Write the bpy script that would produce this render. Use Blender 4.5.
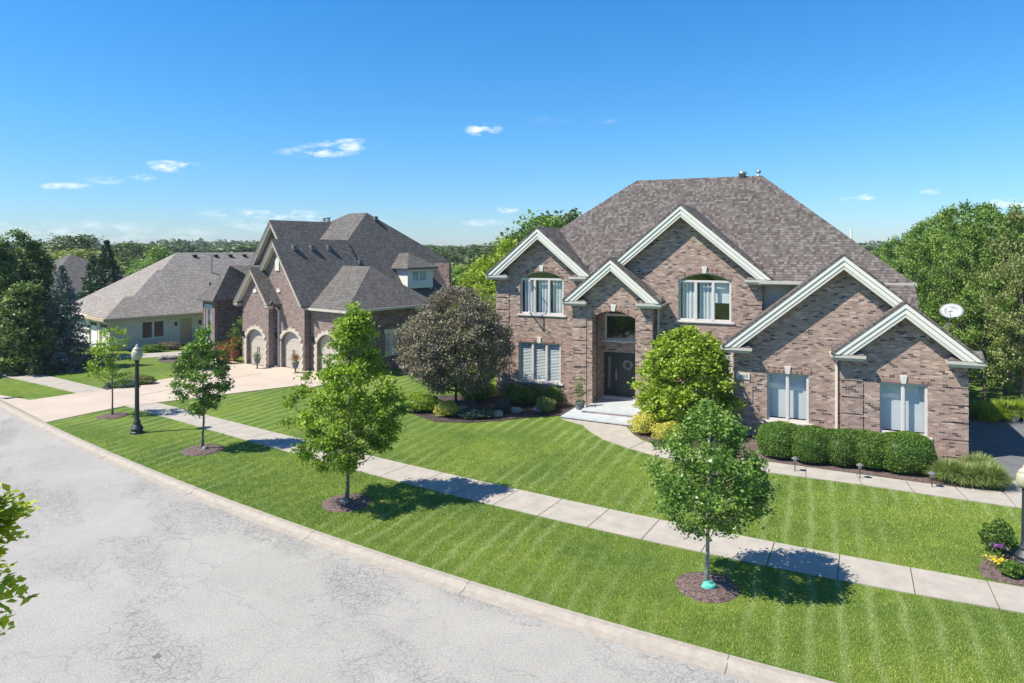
import bpy, math, random
import numpy as np
from mathutils import Vector, Matrix
from mathutils.geometry import tessellate_polygon
R=math.radians
rng=np.random.default_rng(7); random.seed(7)
for o in list(bpy.data.objects): bpy.data.objects.remove(o)
sc=bpy.context.scene; col=sc.collection
# ---------------- camera, world, sun, exposure ----------------
FPX=683.0; YH=248.0; CAMH=7.3
cd=bpy.data.cameras.new('Camera'); cam=bpy.data.objects.new('Camera',cd); col.objects.link(cam); sc.camera=cam
cam.location=(0,0,CAMH); cam.rotation_euler=(R(90),0,0)
cd.sensor_width=36; cd.lens=FPX/1024*36; cd.shift_y=-(341.5-YH)/1024; cd.clip_end=6000; cd.clip_start=.1
SUN_AZ=R(17); SUN_EL=R(52)      # light travels towards +X, turned 17 degrees towards +Y
tow=Vector((-math.cos(SUN_AZ)*math.cos(SUN_EL),-math.sin(SUN_AZ)*math.cos(SUN_EL),math.sin(SUN_EL)))
w=bpy.data.worlds.new('World'); sc.world=w; w.use_nodes=True
nt=w.node_tree; nt.nodes.clear()
def N(nt,t,**k):
    n=nt.nodes.new(t)
    for a,b in k.items(): setattr(n,a,b)
    return n
def mth(nt,op,a,b=None,c=None,clamp=False):
    n=nt.nodes.new('ShaderNodeMath'); n.operation=op; n.use_clamp=clamp
    for i,v in enumerate((a,b,c)):
        if v is None: continue
        if isinstance(v,(int,float)): n.inputs[i].default_value=v
        else: nt.links.new(v,n.inputs[i])
    return n.outputs[0]
def mixc(nt,fac,a,b,mode='MIX'):
    n=nt.nodes.new('ShaderNodeMix'); n.data_type='RGBA'; n.blend_type=mode
    for s,v in ((n.inputs[0],fac),(n.inputs[6],a),(n.inputs[7],b)):
        if isinstance(v,(int,float)): s.default_value=v
        elif isinstance(v,tuple): s.default_value=(*v,1) if len(v)==3 else v
        else: nt.links.new(v,s)
    return n.outputs[2]
def ramp(nt,fac,stops,interp='LINEAR'):
    n=nt.nodes.new('ShaderNodeValToRGB'); n.color_ramp.interpolation=interp
    e=n.color_ramp.elements
    while len(e)<len(stops): e.new(.5)
    for k,(p,c) in enumerate(stops):
        e[k].position=p; e[k].color=(*c,1) if isinstance(c,tuple) else (c,c,c,1)
    nt.links.new(fac,n.inputs[0]); return n.outputs[0]
def noise(nt,vec,scale,detail=3,rough=.5,dim='3D'):
    n=nt.nodes.new('ShaderNodeTexNoise'); n.noise_dimensions=dim
    n.inputs['Scale'].default_value=scale; n.inputs['Detail'].default_value=detail; n.inputs['Roughness'].default_value=rough
    if vec is not None: nt.links.new(vec,n.inputs['Vector'])
    return n.outputs['Fac']
def comb(nt,x,y,z):
    n=nt.nodes.new('ShaderNodeCombineXYZ')
    for i,v in enumerate((x,y,z)):
        if isinstance(v,(int,float)): n.inputs[i].default_value=v
        else: nt.links.new(v,n.inputs[i])
    return n.outputs[0]
def sepx(nt,v):
    n=nt.nodes.new('ShaderNodeSeparateXYZ'); nt.links.new(v,n.inputs[0]); return n.outputs
sky=N(nt,'ShaderNodeTexSky',sky_type='NISHITA',sun_disc=False,sun_elevation=SUN_EL)
sky.sun_rotation=math.atan2(tow.x,tow.y); sky.air_density=1.0; sky.dust_density=.15; sky.ozone_density=3.0; sky.altitude=200
tc=N(nt,'ShaderNodeTexCoord'); g=sepx(nt,tc.outputs['Generated'])
ay=mth(nt,'MAXIMUM',mth(nt,'ABSOLUTE',g[1]),.05)
u=mth(nt,'DIVIDE',g[0],ay); v=mth(nt,'DIVIDE',g[2],ay)
cl=None
uv=comb(nt,mth(nt,'MULTIPLY',u,14),mth(nt,'MULTIPLY',v,44),0)
nz=noise(nt,uv,1.6,7,.68)
CL=[(484,130,17,6,1.0),(338,147,40,4.5,.75),(318,152,38,5,.8),(350,142,24,3.5,.8),(177,167,24,5,1.0),(165,163,18,3,.7),(140,178,14,4,.7),(65,186,24,3.5,.8),(110,180,30,4,.35),(280,215,50,5,.75),(300,224,90,8,.4),(855,197,20,3.5,.9),(508,209,10,4,.85),(60,230,120,9,.32),(490,223,26,4,.5),(605,120,12,4,.12),(1010,203,22,5,.9),(235,214,34,5,.35),(150,235,90,10,.25),(930,192,10,3,.4),(550,120,20,5,.08)]
for (px,py,rx,ry,a) in CL:
    du=mth(nt,'DIVIDE',mth(nt,'SUBTRACT',u,(px-512)/FPX),rx/FPX); dv=mth(nt,'DIVIDE',mth(nt,'SUBTRACT',v,(YH-py)/FPX),ry/FPX)
    d=mth(nt,'ADD',mth(nt,'POWER',mth(nt,'ABSOLUTE',du),2.0),mth(nt,'POWER',mth(nt,'ABSOLUTE',dv),2.0))
    m=mth(nt,'MULTIPLY',mth(nt,'SUBTRACT',1.25,mth(nt,'MULTIPLY',d,.85),clamp=True),a)
    cl=m if cl is None else mth(nt,'MAXIMUM',cl,m)
n2=mth(nt,'MULTIPLY',mth(nt,'SUBTRACT',nz,.45),5.0,clamp=True)
cf=mth(nt,'MULTIPLY',cl,n2,clamp=True)
hs=N(nt,'ShaderNodeHueSaturation'); hs.inputs['Saturation'].default_value=1.0; hs.inputs['Value'].default_value=1.0
nt.links.new(sky.outputs[0],hs.inputs['Color'])
elv=g[2]
tint=ramp(nt,mth(nt,'MAXIMUM',elv,0.0),[(0.0,(.92,1.14,1.5)),(.06,(.82,1.24,1.66)),(.16,(.66,1.36,1.82)),(.34,(.46,1.42,2.1)),(.7,(.42,1.0,1.5))])
skyt=mixc(nt,1.0,hs.outputs[0],tint,'MULTIPLY')
skyc=mixc(nt,cf,skyt,(12.5,13,13.4))
bg=N(nt,'ShaderNodeBackground'); bg.inputs['Strength'].default_value=.062
nt.links.new(skyc,bg.inputs[0]); wo=N(nt,'ShaderNodeOutputWorld'); nt.links.new(bg.outputs[0],wo.inputs[0])
sd=bpy.data.lights.new('Sun','SUN'); sd.energy=5.0; sd.angle=R(.5); sd.color=(1,.92,.80)
so=bpy.data.objects.new('Sun',sd); col.objects.link(so); so.rotation_euler=tow.to_track_quat('Z','Y').to_euler()
sc.view_settings.view_transform='Standard'; sc.view_settings.look='None'; sc.view_settings.exposure=.60; sc.view_settings.gamma=1
sc.render.engine='CYCLES'; sc.cycles.max_bounces=6; sc.cycles.transparent_max_bounces=12
# ---------------- mesh helpers ----------------
def tag(o,label=None,cat=None,group=None,kind=None):
    if label: o['label']=label
    if cat: o['category']=cat
    if group: o['group']=group
    if kind: o['kind']=kind
    return o
def empty(name,loc,rz=0,label=None,cat=None,group=None):
    o=bpy.data.objects.new(name,None); col.objects.link(o); o.location=loc; o.rotation_euler=(0,0,rz)
    o.empty_display_size=.2
    return tag(o,label,cat,group)
class MB:
    def __init__(s,M=None): s.v=[];s.f=[];s.mi=[];s.M=M or Matrix.Identity(4);s.m=0
    def add(s,vs,fs):
        n=len(s.v); s.v+= [tuple(s.M@Vector(p)) for p in vs]
        for q in fs: s.f.append([n+i for i in q]); s.mi.append(s.m)
    def box(s,x0,x1,y0,y1,z0,z1):
        s.add([(x0,y0,z0),(x1,y0,z0),(x1,y1,z0),(x0,y1,z0),(x0,y0,z1),(x1,y0,z1),(x1,y1,z1),(x0,y1,z1)],
              [(0,3,2,1),(4,5,6,7),(0,1,5,4),(1,2,6,5),(2,3,7,6),(3,0,4,7)])
    def prism(s,poly,y0,y1):   # polygon in x,z extruded along y; may be concave
        s.wall(poly,[],y0,y1)
    def wall(s,outer,holes,y0,y1):
        loops=[outer]+holes
        tri=tessellate_polygon([[Vector((a,b,0)) for a,b in l] for l in loops])
        flat=[p for l in loops for p in l]; n=len(flat)
        vs=[(a,y0,b) for a,b in flat]+[(a,y1,b) for a,b in flat]
        fs=[tuple(t) for t in tri]+[tuple(n+i for i in reversed(t)) for t in tri]
        k=0
        for l in loops:
            for i in range(len(l)):
                j=(i+1)%len(l); fs.append((k+i,k+j,n+k+j,n+k+i))
            k+=len(l)
        s.add(vs,fs)
    def slab(s,poly,z0,z1):    # polygon in x,y extruded along z
        tri=tessellate_polygon([[Vector((a,b,0)) for a,b in poly]]); n=len(poly)
        s.add([(a,b,z1) for a,b in poly]+[(a,b,z0) for a,b in poly],
              [tuple(t) for t in tri]+[tuple(n+i for i in reversed(t)) for t in tri]+[(i,(i+1)%n,n+(i+1)%n,n+i) for i in range(n)])
    def lathe(s,prof,c=(0,0,0),n=16):
        vs=[];fs=[]
        for r,z in prof:
            for k in range(n): a=2*math.pi*k/n; vs.append((c[0]+r*math.cos(a),c[1]+r*math.sin(a),c[2]+z))
        for i in range(len(prof)-1):
            for k in range(n): fs.append((i*n+k,i*n+(k+1)%n,(i+1)*n+(k+1)%n,(i+1)*n+k))
        fs.append(tuple(range(n))[::-1]); fs.append(tuple((len(prof)-1)*n+k for k in range(n)))
        s.add(vs,fs)
    def tube(s,pts,rs,n=8):
        pts=[Vector(p) for p in pts]
        if not isinstance(rs,(list,tuple)): rs=[rs]*len(pts)
        vs=[];fs=[]
        for i,p in enumerate(pts):
            t=(pts[min(i+1,len(pts)-1)]-pts[max(i-1,0)]).normalized()
            a=t.orthogonal().normalized() if i==0 else (a-t*a.dot(t)).normalized()
            b=t.cross(a)
            for k in range(n): q=2*math.pi*k/n; vs.append(tuple(p+(a*math.cos(q)+b*math.sin(q))*rs[i]))
        for i in range(len(pts)-1):
            for k in range(n): fs.append((i*n+k,i*n+(k+1)%n,(i+1)*n+(k+1)%n,(i+1)*n+k))
        fs.append(tuple(range(n))[::-1]); fs.append(tuple((len(pts)-1)*n+k for k in range(n)))
        s.add(vs,fs)
    def blob(s,c,r,seed=0,amp=.15,sub=2):
        import bmesh
        bm=bmesh.new(); bmesh.ops.create_icosphere(bm,subdivisions=sub,radius=1)
        rr=random.Random(seed); ph=[rr.uniform(0,6) for _ in range(6)]
        vs=[]
        for q in bm.verts:
            p=q.co; k=1+amp*(math.sin(3*p.x+ph[0])*math.sin(3*p.y+ph[1])+.6*math.sin(5*p.z+ph[2]+2*p.x))
            vs.append((c[0]+p.x*r[0]*k,c[1]+p.y*r[1]*k,c[2]+p.z*r[2]*k))
        s.add(vs,[tuple(x.index for x in f.verts) for f in bm.faces]); bm.free()
    def build(s,name,mat,parent=None,smooth=False,label=None,cat=None,group=None,kind=None,bevel=0):
        me=bpy.data.meshes.new(name); me.from_pydata(s.v,[],s.f)
        for m in (mat if isinstance(mat,list) else [mat]): me.materials.append(m)
        me.polygons.foreach_set('material_index',s.mi)
        import bmesh
        bm=bmesh.new(); bm.from_mesh(me); bmesh.ops.recalc_face_normals(bm,faces=bm.faces[:]); bm.to_mesh(me); bm.free()
        if smooth: me.polygons.foreach_set('use_smooth',[True]*len(me.polygons))
        me.update()
        o=bpy.data.objects.new(name,me); col.objects.link(o)
        if parent: o.parent=parent
        if bevel: b=o.modifiers.new('b','BEVEL'); b.width=bevel; b.segments=2
        return tag(o,label,cat,group,kind)
def copy_tree(o,parent=None):
    c=o.copy(); col.objects.link(c); c.parent=parent
    for ch in [x for x in bpy.data.objects if x.parent==o]: copy_tree(ch,c)
    return c
# ---------------- materials ----------------
def newmat(name):
    m=bpy.data.materials.new(name); m.use_nodes=True; nt=m.node_tree
    return m,nt,nt.nodes['Principled BSDF']
def plain(name,c,rough=.6,metal=0,var=.0,scale=6,bump=0,spec=.5):
    m,nt,b=newmat(name); b.inputs['Roughness'].default_value=rough; b.inputs['Metallic'].default_value=metal
    b.inputs['Specular IOR Level'].default_value=spec
    t=N(nt,'ShaderNodeTexCoord')
    if var:
        n=noise(nt,t.outputs['Object'],scale,5,.6)
        cc=ramp(nt,n,[(.25,tuple(x*(1-var) for x in c)),(.75,tuple(min(1,x*(1+var)) for x in c))])
        nt.links.new(cc,b.inputs['Base Color'])
        if bump:
            bp=N(nt,'ShaderNodeBump'); bp.inputs['Strength'].default_value=bump; bp.inputs['Distance'].default_value=.02
            nt.links.new(noise(nt,t.outputs['Object'],scale*5,4,.6),bp.inputs['Height']); nt.links.new(bp.outputs[0],b.inputs['Normal'])
    else: b.inputs['Base Color'].default_value=(*c,1)
    return m
def wallcoords(nt,swap_thr=.6):
    t=N(nt,'ShaderNodeTexCoord'); p=sepx(nt,t.outputs['Object']); n=sepx(nt,t.outputs['Normal'])
    k=mth(nt,'GREATER_THAN',mth(nt,'ABSOLUTE',n[0]),mth(nt,'ABSOLUTE',n[1]))
    h=mth(nt,'ADD',mth(nt,'MULTIPLY',p[0],mth(nt,'SUBTRACT',1,k)),mth(nt,'MULTIPLY',p[1],k))
    return t,h,p[2],k
def brick_mat(name,stops,mortar,bw=.215,bh=.075,rowdark=None):
    m,nt,b=newmat(name); t,h,z,k=wallcoords(nt)
    row=mth(nt,'FLOOR',mth(nt,'DIVIDE',z,bh)); off=mth(nt,'MULTIPLY',mth(nt,'FLOORED_MODULO',row,2.0),.5)
    hx=mth(nt,'ADD',mth(nt,'DIVIDE',h,bw),off); cx=mth(nt,'FLOOR',hx)
    wn=N(nt,'ShaderNodeTexWhiteNoise'); nt.links.new(comb(nt,cx,row,mth(nt,'MULTIPLY',k,17.0)),wn.inputs['Vector'])
    big=noise(nt,t.outputs['Object'],1.3,2,.5)
    c=ramp(nt,wn.outputs['Value'],stops,'CONSTANT')
    c=mixc(nt,.35,c,ramp(nt,big,[(.3,(.8,.8,.8)),(.7,(1.15,1.1,1.08))]),'MULTIPLY')
    fz=mth(nt,'FRACT',mth(nt,'DIVIDE',z,bh)); fx=mth(nt,'FRACT',hx)
    mm=mth(nt,'MAXIMUM',mth(nt,'LESS_THAN',fz,.14),mth(nt,'LESS_THAN',fx,.05))
    c=mixc(nt,mm,c,mortar); nt.links.new(c,b.inputs['Base Color']); b.inputs['Roughness'].default_value=.88
    bp=N(nt,'ShaderNodeBump'); bp.inputs['Strength'].default_value=.5; bp.inputs['Distance'].default_value=.01
    nt.links.new(mth(nt,'SUBTRACT',1,mm),bp.inputs['Height']); nt.links.new(bp.outputs[0],b.inputs['Normal'])
    return m
def shingle_mat(name,stops,rh=.105,sw=.22):
    m,nt,b=newmat(name); t,h,z,k=wallcoords(nt)
    row=mth(nt,'FLOOR',mth(nt,'DIVIDE',z,rh))
    w1=N(nt,'ShaderNodeTexWhiteNoise'); w1.noise_dimensions='1D'; nt.links.new(row,w1.inputs['W'])
    hx=mth(nt,'ADD',mth(nt,'DIVIDE',h,sw),mth(nt,'MULTIPLY',w1.outputs['Value'],7.0)); cx=mth(nt,'FLOOR',hx)
    wn=N(nt,'ShaderNodeTexWhiteNoise'); nt.links.new(comb(nt,cx,row,mth(nt,'MULTIPLY',k,9.0)),wn.inputs['Vector'])
    c=ramp(nt,wn.outputs['Value'],stops,'CONSTANT')
    fine=noise(nt,t.outputs['Object'],60,2,.7); c=mixc(nt,.5,c,ramp(nt,fine,[(.3,(.72,.72,.72)),(.7,(1.2,1.2,1.2))]),'MULTIPLY')
    big=noise(nt,t.outputs['Object'],.5,3,.5); c=mixc(nt,.6,c,ramp(nt,big,[(.3,(.88,.88,.88)),(.7,(1.08,1.08,1.08))]),'MULTIPLY')
    fz=mth(nt,'FRACT',mth(nt,'DIVIDE',z,rh)); c=mixc(nt,mth(nt,'LESS_THAN',fz,.16),c,mixc(nt,.55,c,(.02,.018,.018)))  # shade line at the foot of each course painted into the colour
    nt.links.new(c,b.inputs['Base Color']); b.inputs['Roughness'].default_value=.95; b.inputs['Specular IOR Level'].default_value=.2
    bp=N(nt,'ShaderNodeBump'); bp.inputs['Strength'].default_value=.6; bp.inputs['Distance'].default_value=.015
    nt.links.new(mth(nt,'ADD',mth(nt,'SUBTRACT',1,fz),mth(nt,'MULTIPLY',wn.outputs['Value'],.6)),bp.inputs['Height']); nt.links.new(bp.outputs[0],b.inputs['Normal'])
    return m
def leaf_mat(name,stops,trans=.25,rough=.5):
    m,nt,b=newmat(name)
    a=N(nt,'ShaderNodeAttribute'); a.attribute_name='rnd'
    oi=N(nt,'ShaderNodeObjectInfo')
    f=mth(nt,'ADD',mth(nt,'MULTIPLY',a.outputs['Fac'],.85),mth(nt,'MULTIPLY',oi.outputs['Random'],.15))
    c=ramp(nt,f,stops); nt.links.new(c,b.inputs['Base Color']); b.inputs['Roughness'].default_value=rough
    b.inputs['Specular IOR Level'].default_value=.35
    tr=N(nt,'ShaderNodeBsdfTranslucent'); nt.links.new(mixc(nt,1.0,c,(1.3,1.35,.6),'MULTIPLY'),tr.inputs[0])
    mx=N(nt,'ShaderNodeMixShader'); mx.inputs[0].default_value=trans
    nt.links.new(b.outputs[0],mx.inputs[1]); nt.links.new(tr.outputs[0],mx.inputs[2]); nt.links.new(mx.outputs[0],nt.nodes['Material Output'].inputs[0])
    return m
M={}
M['brick']=brick_mat('brick',[(0,(.075,.06,.055)),(.08,(.24,.165,.135)),(.22,(.32,.225,.18)),(.45,(.41,.295,.235)),(.68,(.355,.25,.205)),(.84,(.28,.20,.17)),(.93,(.50,.39,.32))],(.45,.385,.335),bw=.19,bh=.066)
M['brick_solid']=brick_mat('brick_soldier',[(0,(.15,.09,.07)),(.3,(.29,.18,.14)),(.6,(.35,.22,.175))],(.37,.31,.27),bw=.08,bh=.24)
M['brick2']=brick_mat('dark_brick',[(0,(.18,.13,.115)),(.3,(.25,.185,.165)),(.6,(.22,.16,.145)),(.85,(.28,.21,.19))],(.31,.26,.24))
M['brick2_shade']=brick_mat('shaded_patterned_brick',[(0,(.09,.065,.065)),(.5,(.20,.14,.135))],(.32,.27,.26))  # patterned, darker copy of dark_brick; shade of the side walls painted into the colour
M['brick3']=brick_mat('cream_brick',[(0,(.66,.63,.57)),(.5,(.74,.71,.65)),(.8,(.80,.77,.72))],(.7,.67,.62))
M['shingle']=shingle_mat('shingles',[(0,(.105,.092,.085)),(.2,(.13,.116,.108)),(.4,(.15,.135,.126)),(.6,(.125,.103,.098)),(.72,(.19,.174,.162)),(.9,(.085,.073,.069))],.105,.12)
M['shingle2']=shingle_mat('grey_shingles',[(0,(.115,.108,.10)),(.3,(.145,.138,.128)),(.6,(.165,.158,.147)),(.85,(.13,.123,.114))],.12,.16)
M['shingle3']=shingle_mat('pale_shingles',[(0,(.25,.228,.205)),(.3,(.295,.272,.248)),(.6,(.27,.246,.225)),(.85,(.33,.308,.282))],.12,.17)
M['trim']=plain('cream_trim',(.74,.73,.66),.5,var=.04,scale=2)
M['soffit']=plain('soffit',(.60,.58,.50),.6,var=.03)
M['gutter']=plain('gutter',(.50,.49,.43),.45,var=.04)
M['wframe']=plain('window_frame',(.62,.60,.57),.5,var=.03)
M['stone']=plain('limestone',(.62,.60,.56),.8,var=.12,scale=9,bump=.2)
M['tan']=plain('tan_trim',(.52,.41,.27),.6,var=.04)
M['door']=plain('door_paint',(.028,.033,.035),.4,var=.08)
M['black']=plain('black_metal',(.018,.022,.026),.4,metal=.1,var=.1)
M['lamp']=plain('lamp_post_paint',(.028,.036,.042),.45,var=.15)
M['metal']=plain('grey_metal',(.42,.42,.42),.35,metal=.7)
M['stone2']=plain('cream_stone',(.50,.46,.38),.85,var=.14,scale=7,bump=.3)
M['gdoor']=plain('garage_door_beige',(.47,.43,.37),.55,var=.03)
M['white']=plain('white_paint',(.80,.80,.78),.5,var=.02)
M['siding']=plain('siding',(.74,.73,.66),.6,var=.03)
M['dark']=plain('dark_interior',(.012,.013,.016),.8)
M['blind']=plain('blind',(.86,.88,.88),.6,var=.03,scale=3)
M['curtain']=plain('curtain',(.84,.86,.88),.8,var=.06,scale=3)
M['bluestone']=plain('bluestone',(.44,.48,.50),.7,var=.16,scale=2.5,bump=.15)
M['bark']=plain('bark',(.17,.145,.125),.9,var=.35,scale=14,bump=.6)
M['barkp']=plain('pale_bark',(.30,.28,.25),.85,var=.3,scale=12,bump=.5)
M['barkd']=plain('dark_bark',(.07,.058,.05),.9,var=.35,scale=10,bump=.6)
M['pot']=plain('grey_pot',(.14,.15,.16),.7,var=.15)
M['terra']=plain('terracotta',(.28,.12,.07),.8,var=.15)
M['teal']=plain('teal',(.10,.48,.38),.6,var=.2,scale=9)
M['rock']=plain('rock',(.27,.25,.23),.85,var=.25,scale=7,bump=.5)
M['dish']=plain('dish_grey',(.30,.33,.35),.4,var=.03)
M['globe']=plain('frosted_globe',(.44,.42,.30),.3,var=.05)
def glass_mat():
    m,nt,b=newmat('window_glass'); nt.nodes.remove(b)
    g=N(nt,'ShaderNodeBsdfGlossy'); g.inputs['Roughness'].default_value=.02; g.inputs[0].default_value=(.9,.95,1,1)
    t=N(nt,'ShaderNodeBsdfTransparent'); t.inputs[0].default_value=(.96,.98,.985,1)
    fr=N(nt,'ShaderNodeLayerWeight'); fr.inputs[0].default_value=.5
    f=mth(nt,'ADD',mth(nt,'MULTIPLY',mth(nt,'POWER',fr.outputs['Facing'],4.0),.8),.07,clamp=True)
    mx=N(nt,'ShaderNodeMixShader'); nt.links.new(f,mx.inputs[0]); nt.links.new(t.outputs[0],mx.inputs[1]); nt.links.new(g.outputs[0],mx.inputs[2])
    tc=N(nt,'ShaderNodeTexCoord'); bp=N(nt,'ShaderNodeBump'); bp.inputs['Strength'].default_value=.05; bp.inputs['Distance'].default_value=.05
    nt.links.new(noise(nt,tc.outputs['Object'],1.5,1),bp.inputs['Height']); nt.links.new(bp.outputs[0],g.inputs['Normal'])
    nt.links.new(mx.outputs[0],nt.nodes['Material Output'].inputs[0]); return m
M['glass']=glass_mat()
M['leaf_maple']=leaf_mat('maple_leaves',[(0,(0.1,0.19,0.018)),(0.5,(0.21,0.34,0.03)),(1,(0.4,0.53,0.06))],.35)
M['leaf_near']=leaf_mat('pear_leaves',[(0,(0.06,0.14,0.03)),(0.5,(0.13,0.25,0.045)),(0.9,(0.23,0.36,0.075)),(1,(0.42,0.46,0.17))],.28,.35)
M['leaf_dark']=leaf_mat('deep_leaves',[(0,(0.06,0.13,0.022)),(0.5,(0.14,0.26,0.04)),(1,(0.25,0.39,0.07))],.25)
M['leaf_lime']=leaf_mat('lime_leaves',[(0,(0.12,0.2,0.02)),(0.5,(0.24,0.36,0.03)),(1,(0.45,0.55,0.07))],.32)
M['leaf_purple']=leaf_mat('purple_leaves',[(0,(0.14,0.115,0.1)),(0.45,(0.24,0.2,0.17)),(0.75,(0.19,0.215,0.1)),(1,(0.42,0.38,0.3))],.15)
M['leaf_box']=leaf_mat('boxwood_leaves',[(0,(0.05,0.105,0.018)),(0.5,(0.1,0.195,0.028)),(1,(0.19,0.32,0.045))],.22)
M['leaf_wood']=leaf_mat('woodland_leaves',[(0,(0.075,0.145,0.03)),(0.5,(0.16,0.27,0.055)),(1,(0.3,0.43,0.1))],.3)
M['leaf_wood2']=leaf_mat('pale_woodland_leaves',[(0,(0.12,0.16,0.05)),(0.5,(0.24,0.29,0.1)),(1,(0.38,0.42,0.17))],.3)
M['leaf_far']=leaf_mat('far_leaves',[(0,(0.06,0.1,0.04)),(0.5,(0.1,0.155,0.06)),(1,(0.16,0.22,0.09))],.2)
M['leaf_gold']=leaf_mat('gold_leaves',[(0,(0.38,0.38,0.06)),(0.5,(0.58,0.55,0.11)),(1,(0.72,0.66,0.2))],.3)
M['leaf_red']=leaf_mat('red_flowers',[(0,(.35,.02,.02)),(.5,(.55,.05,.04)),(1,(.7,.12,.07))],.2)
M['leaf_violet']=leaf_mat('violet_flowers',[(0,(.12,.04,.2)),(1,(.35,.14,.42))],.2)
M['leaf_blue']=leaf_mat('juniper',[(0,(.03,.075,.05)),(.5,(.06,.13,.10)),(1,(.12,.20,.17))],.15)
M['needle']=leaf_mat('dark_needles',[(0,(0.016,0.046,0.021)),(0.5,(0.033,0.078,0.034)),(1,(0.065,0.124,0.052))],.1)
M['needle_b']=leaf_mat('blue_needles',[(0,(0.055,0.095,0.085)),(0.5,(0.11,0.17,0.16)),(1,(0.24,0.32,0.3))],.1)
M['leaf_evg']=leaf_mat('pine_leaves',[(0,(0.05,0.1,0.035)),(0.55,(0.12,0.2,0.055)),(0.85,(0.22,0.31,0.085)),(1,(0.3,0.39,0.12))],.2)
# ground materials
VX,VY=math.cos(R(23.753)),math.sin(R(23.753))
def lawn_mat():
    m,nt,b=newmat('lawn'); ge=N(nt,'ShaderNodeNewGeometry'); P=ge.outputs['Position']; p=sepx(nt,P)
    n1=noise(nt,P,.35,4,.6); n2=noise(nt,P,2.6,5,.65); n3=noise(nt,P,30,4,.75)
    wob=noise(nt,P,.8,2,.5)
    q=mth(nt,'ADD',mth(nt,'ADD',mth(nt,'MULTIPLY',p[0],VX),mth(nt,'MULTIPLY',p[1],-VY)),mth(nt,'MULTIPLY',wob,.35))
    st=mth(nt,'SINE',mth(nt,'MULTIPLY',q,2*math.pi/.56)); st=mth(nt,'POWER',mth(nt,'ADD',mth(nt,'MULTIPLY',st,.5),.5),4.0)
    st=mth(nt,'MULTIPLY',st,ramp(nt,noise(nt,P,.22,2),[(.40,.08),(.60,.82)]))
    c=ramp(nt,n2,[(.25,(.10,.165,.022)),(.5,(.155,.235,.034)),(.75,(.23,.305,.052))])
    c=mixc(nt,ramp(nt,n1,[(.40,0.0),(.70,.7)]),c,(.07,.145,.03))
    c=mixc(nt,ramp(nt,n1,[(.25,.6),(.42,0.0)]),c,(.20,.27,.045))
    c=mixc(nt,mth(nt,'MULTIPLY',st,.7),c,(.30,.39,.14))
    c=mixc(nt,.75,c,ramp(nt,n3,[(.3,(.55,.6,.55)),(.55,(1,1,1)),(.75,(1.5,1.4,1.3))]),'MULTIPLY')
    nt.links.new(c,b.inputs['Base Color']); b.inputs['Roughness'].default_value=.9; b.inputs['Specular IOR Level'].default_value=.15
    bp=N(nt,'ShaderNodeBump'); bp.inputs['Strength'].default_value=.7; bp.inputs['Distance'].default_value=.05
    nt.links.new(mth(nt,'ADD',noise(nt,P,45,3,.7),n3),bp.inputs['Height']); nt.links.new(bp.outputs[0],b.inputs['Normal'])
    return m
M['lawn']=lawn_mat()
def grass_blade_mat():
    m,nt,b=newmat('grass_blades'); ge=N(nt,'ShaderNodeNewGeometry'); P=ge.outputs['Position']; p=sepx(nt,P)
    a=N(nt,'ShaderNodeAttribute'); a.attribute_name='rnd'
    n1=noise(nt,P,.35,4,.6); wob=noise(nt,P,.8,2,.5)
    q=mth(nt,'ADD',mth(nt,'ADD',mth(nt,'MULTIPLY',p[0],VX),mth(nt,'MULTIPLY',p[1],-VY)),mth(nt,'MULTIPLY',wob,.35))
    st=mth(nt,'SINE',mth(nt,'MULTIPLY',q,2*math.pi/.56)); st=mth(nt,'POWER',mth(nt,'ADD',mth(nt,'MULTIPLY',st,.5),.5),4.0)
    st=mth(nt,'MULTIPLY',st,ramp(nt,noise(nt,P,.22,2),[(.40,.08),(.60,.82)]))
    c=ramp(nt,a.outputs['Fac'],[(0,(.17,.25,.034)),(.5,(.28,.38,.055)),(.92,(.40,.49,.10)),(1,(.60,.55,.24))])
    c=mixc(nt,ramp(nt,n1,[(.40,0.0),(.70,.6)]),c,(.11,.21,.045))
    c=mixc(nt,ramp(nt,n1,[(.27,.6),(.42,0.0)]),c,(.30,.38,.07))
    c=mixc(nt,mth(nt,'MULTIPLY',st,.65),c,(.42,.50,.20))
    nt.links.new(c,b.inputs['Base Color']); b.inputs['Roughness'].default_value=.55; b.inputs['Specular IOR Level'].default_value=.3
    return m
M['blades']=grass_blade_mat()
def concrete(name,c,dirt=.12,sc_=1.2):
    m,nt,b=newmat(name); ge=N(nt,'ShaderNodeNewGeometry'); P=ge.outputs['Position']
    n1=noise(nt,P,sc_,6,.65); n2=noise(nt,P,40,3,.7)
    k=ramp(nt,n1,[(.3,tuple(x*(1-dirt) for x in c)),(.7,tuple(x*(1+dirt*.7) for x in c))])
    k=mixc(nt,.5,k,ramp(nt,n2,[(.3,(.85,.85,.85)),(.7,(1.1,1.1,1.1))]),'MULTIPLY')
    nt.links.new(k,b.inputs['Base Color']); b.inputs['Roughness'].default_value=.9; b.inputs['Specular IOR Level'].default_value=.2
    bp=N(nt,'ShaderNodeBump'); bp.inputs['Strength'].default_value=.25; bp.inputs['Distance'].default_value=.01
    nt.links.new(n2,bp.inputs['Height']); nt.links.new(bp.outputs[0],b.inputs['Normal'])
    return m
M['walk']=concrete('sidewalk_concrete',(.41,.38,.33),.16,2.2); M['drive']=concrete('driveway_concrete',(.50,.43,.355),.1,.6); M['curb']=concrete('curb_concrete',(.37,.335,.29),.16,5)
M['dark_paving']=concrete('dark_grey_paving',(.155,.16,.17),.2,1.0)
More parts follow.
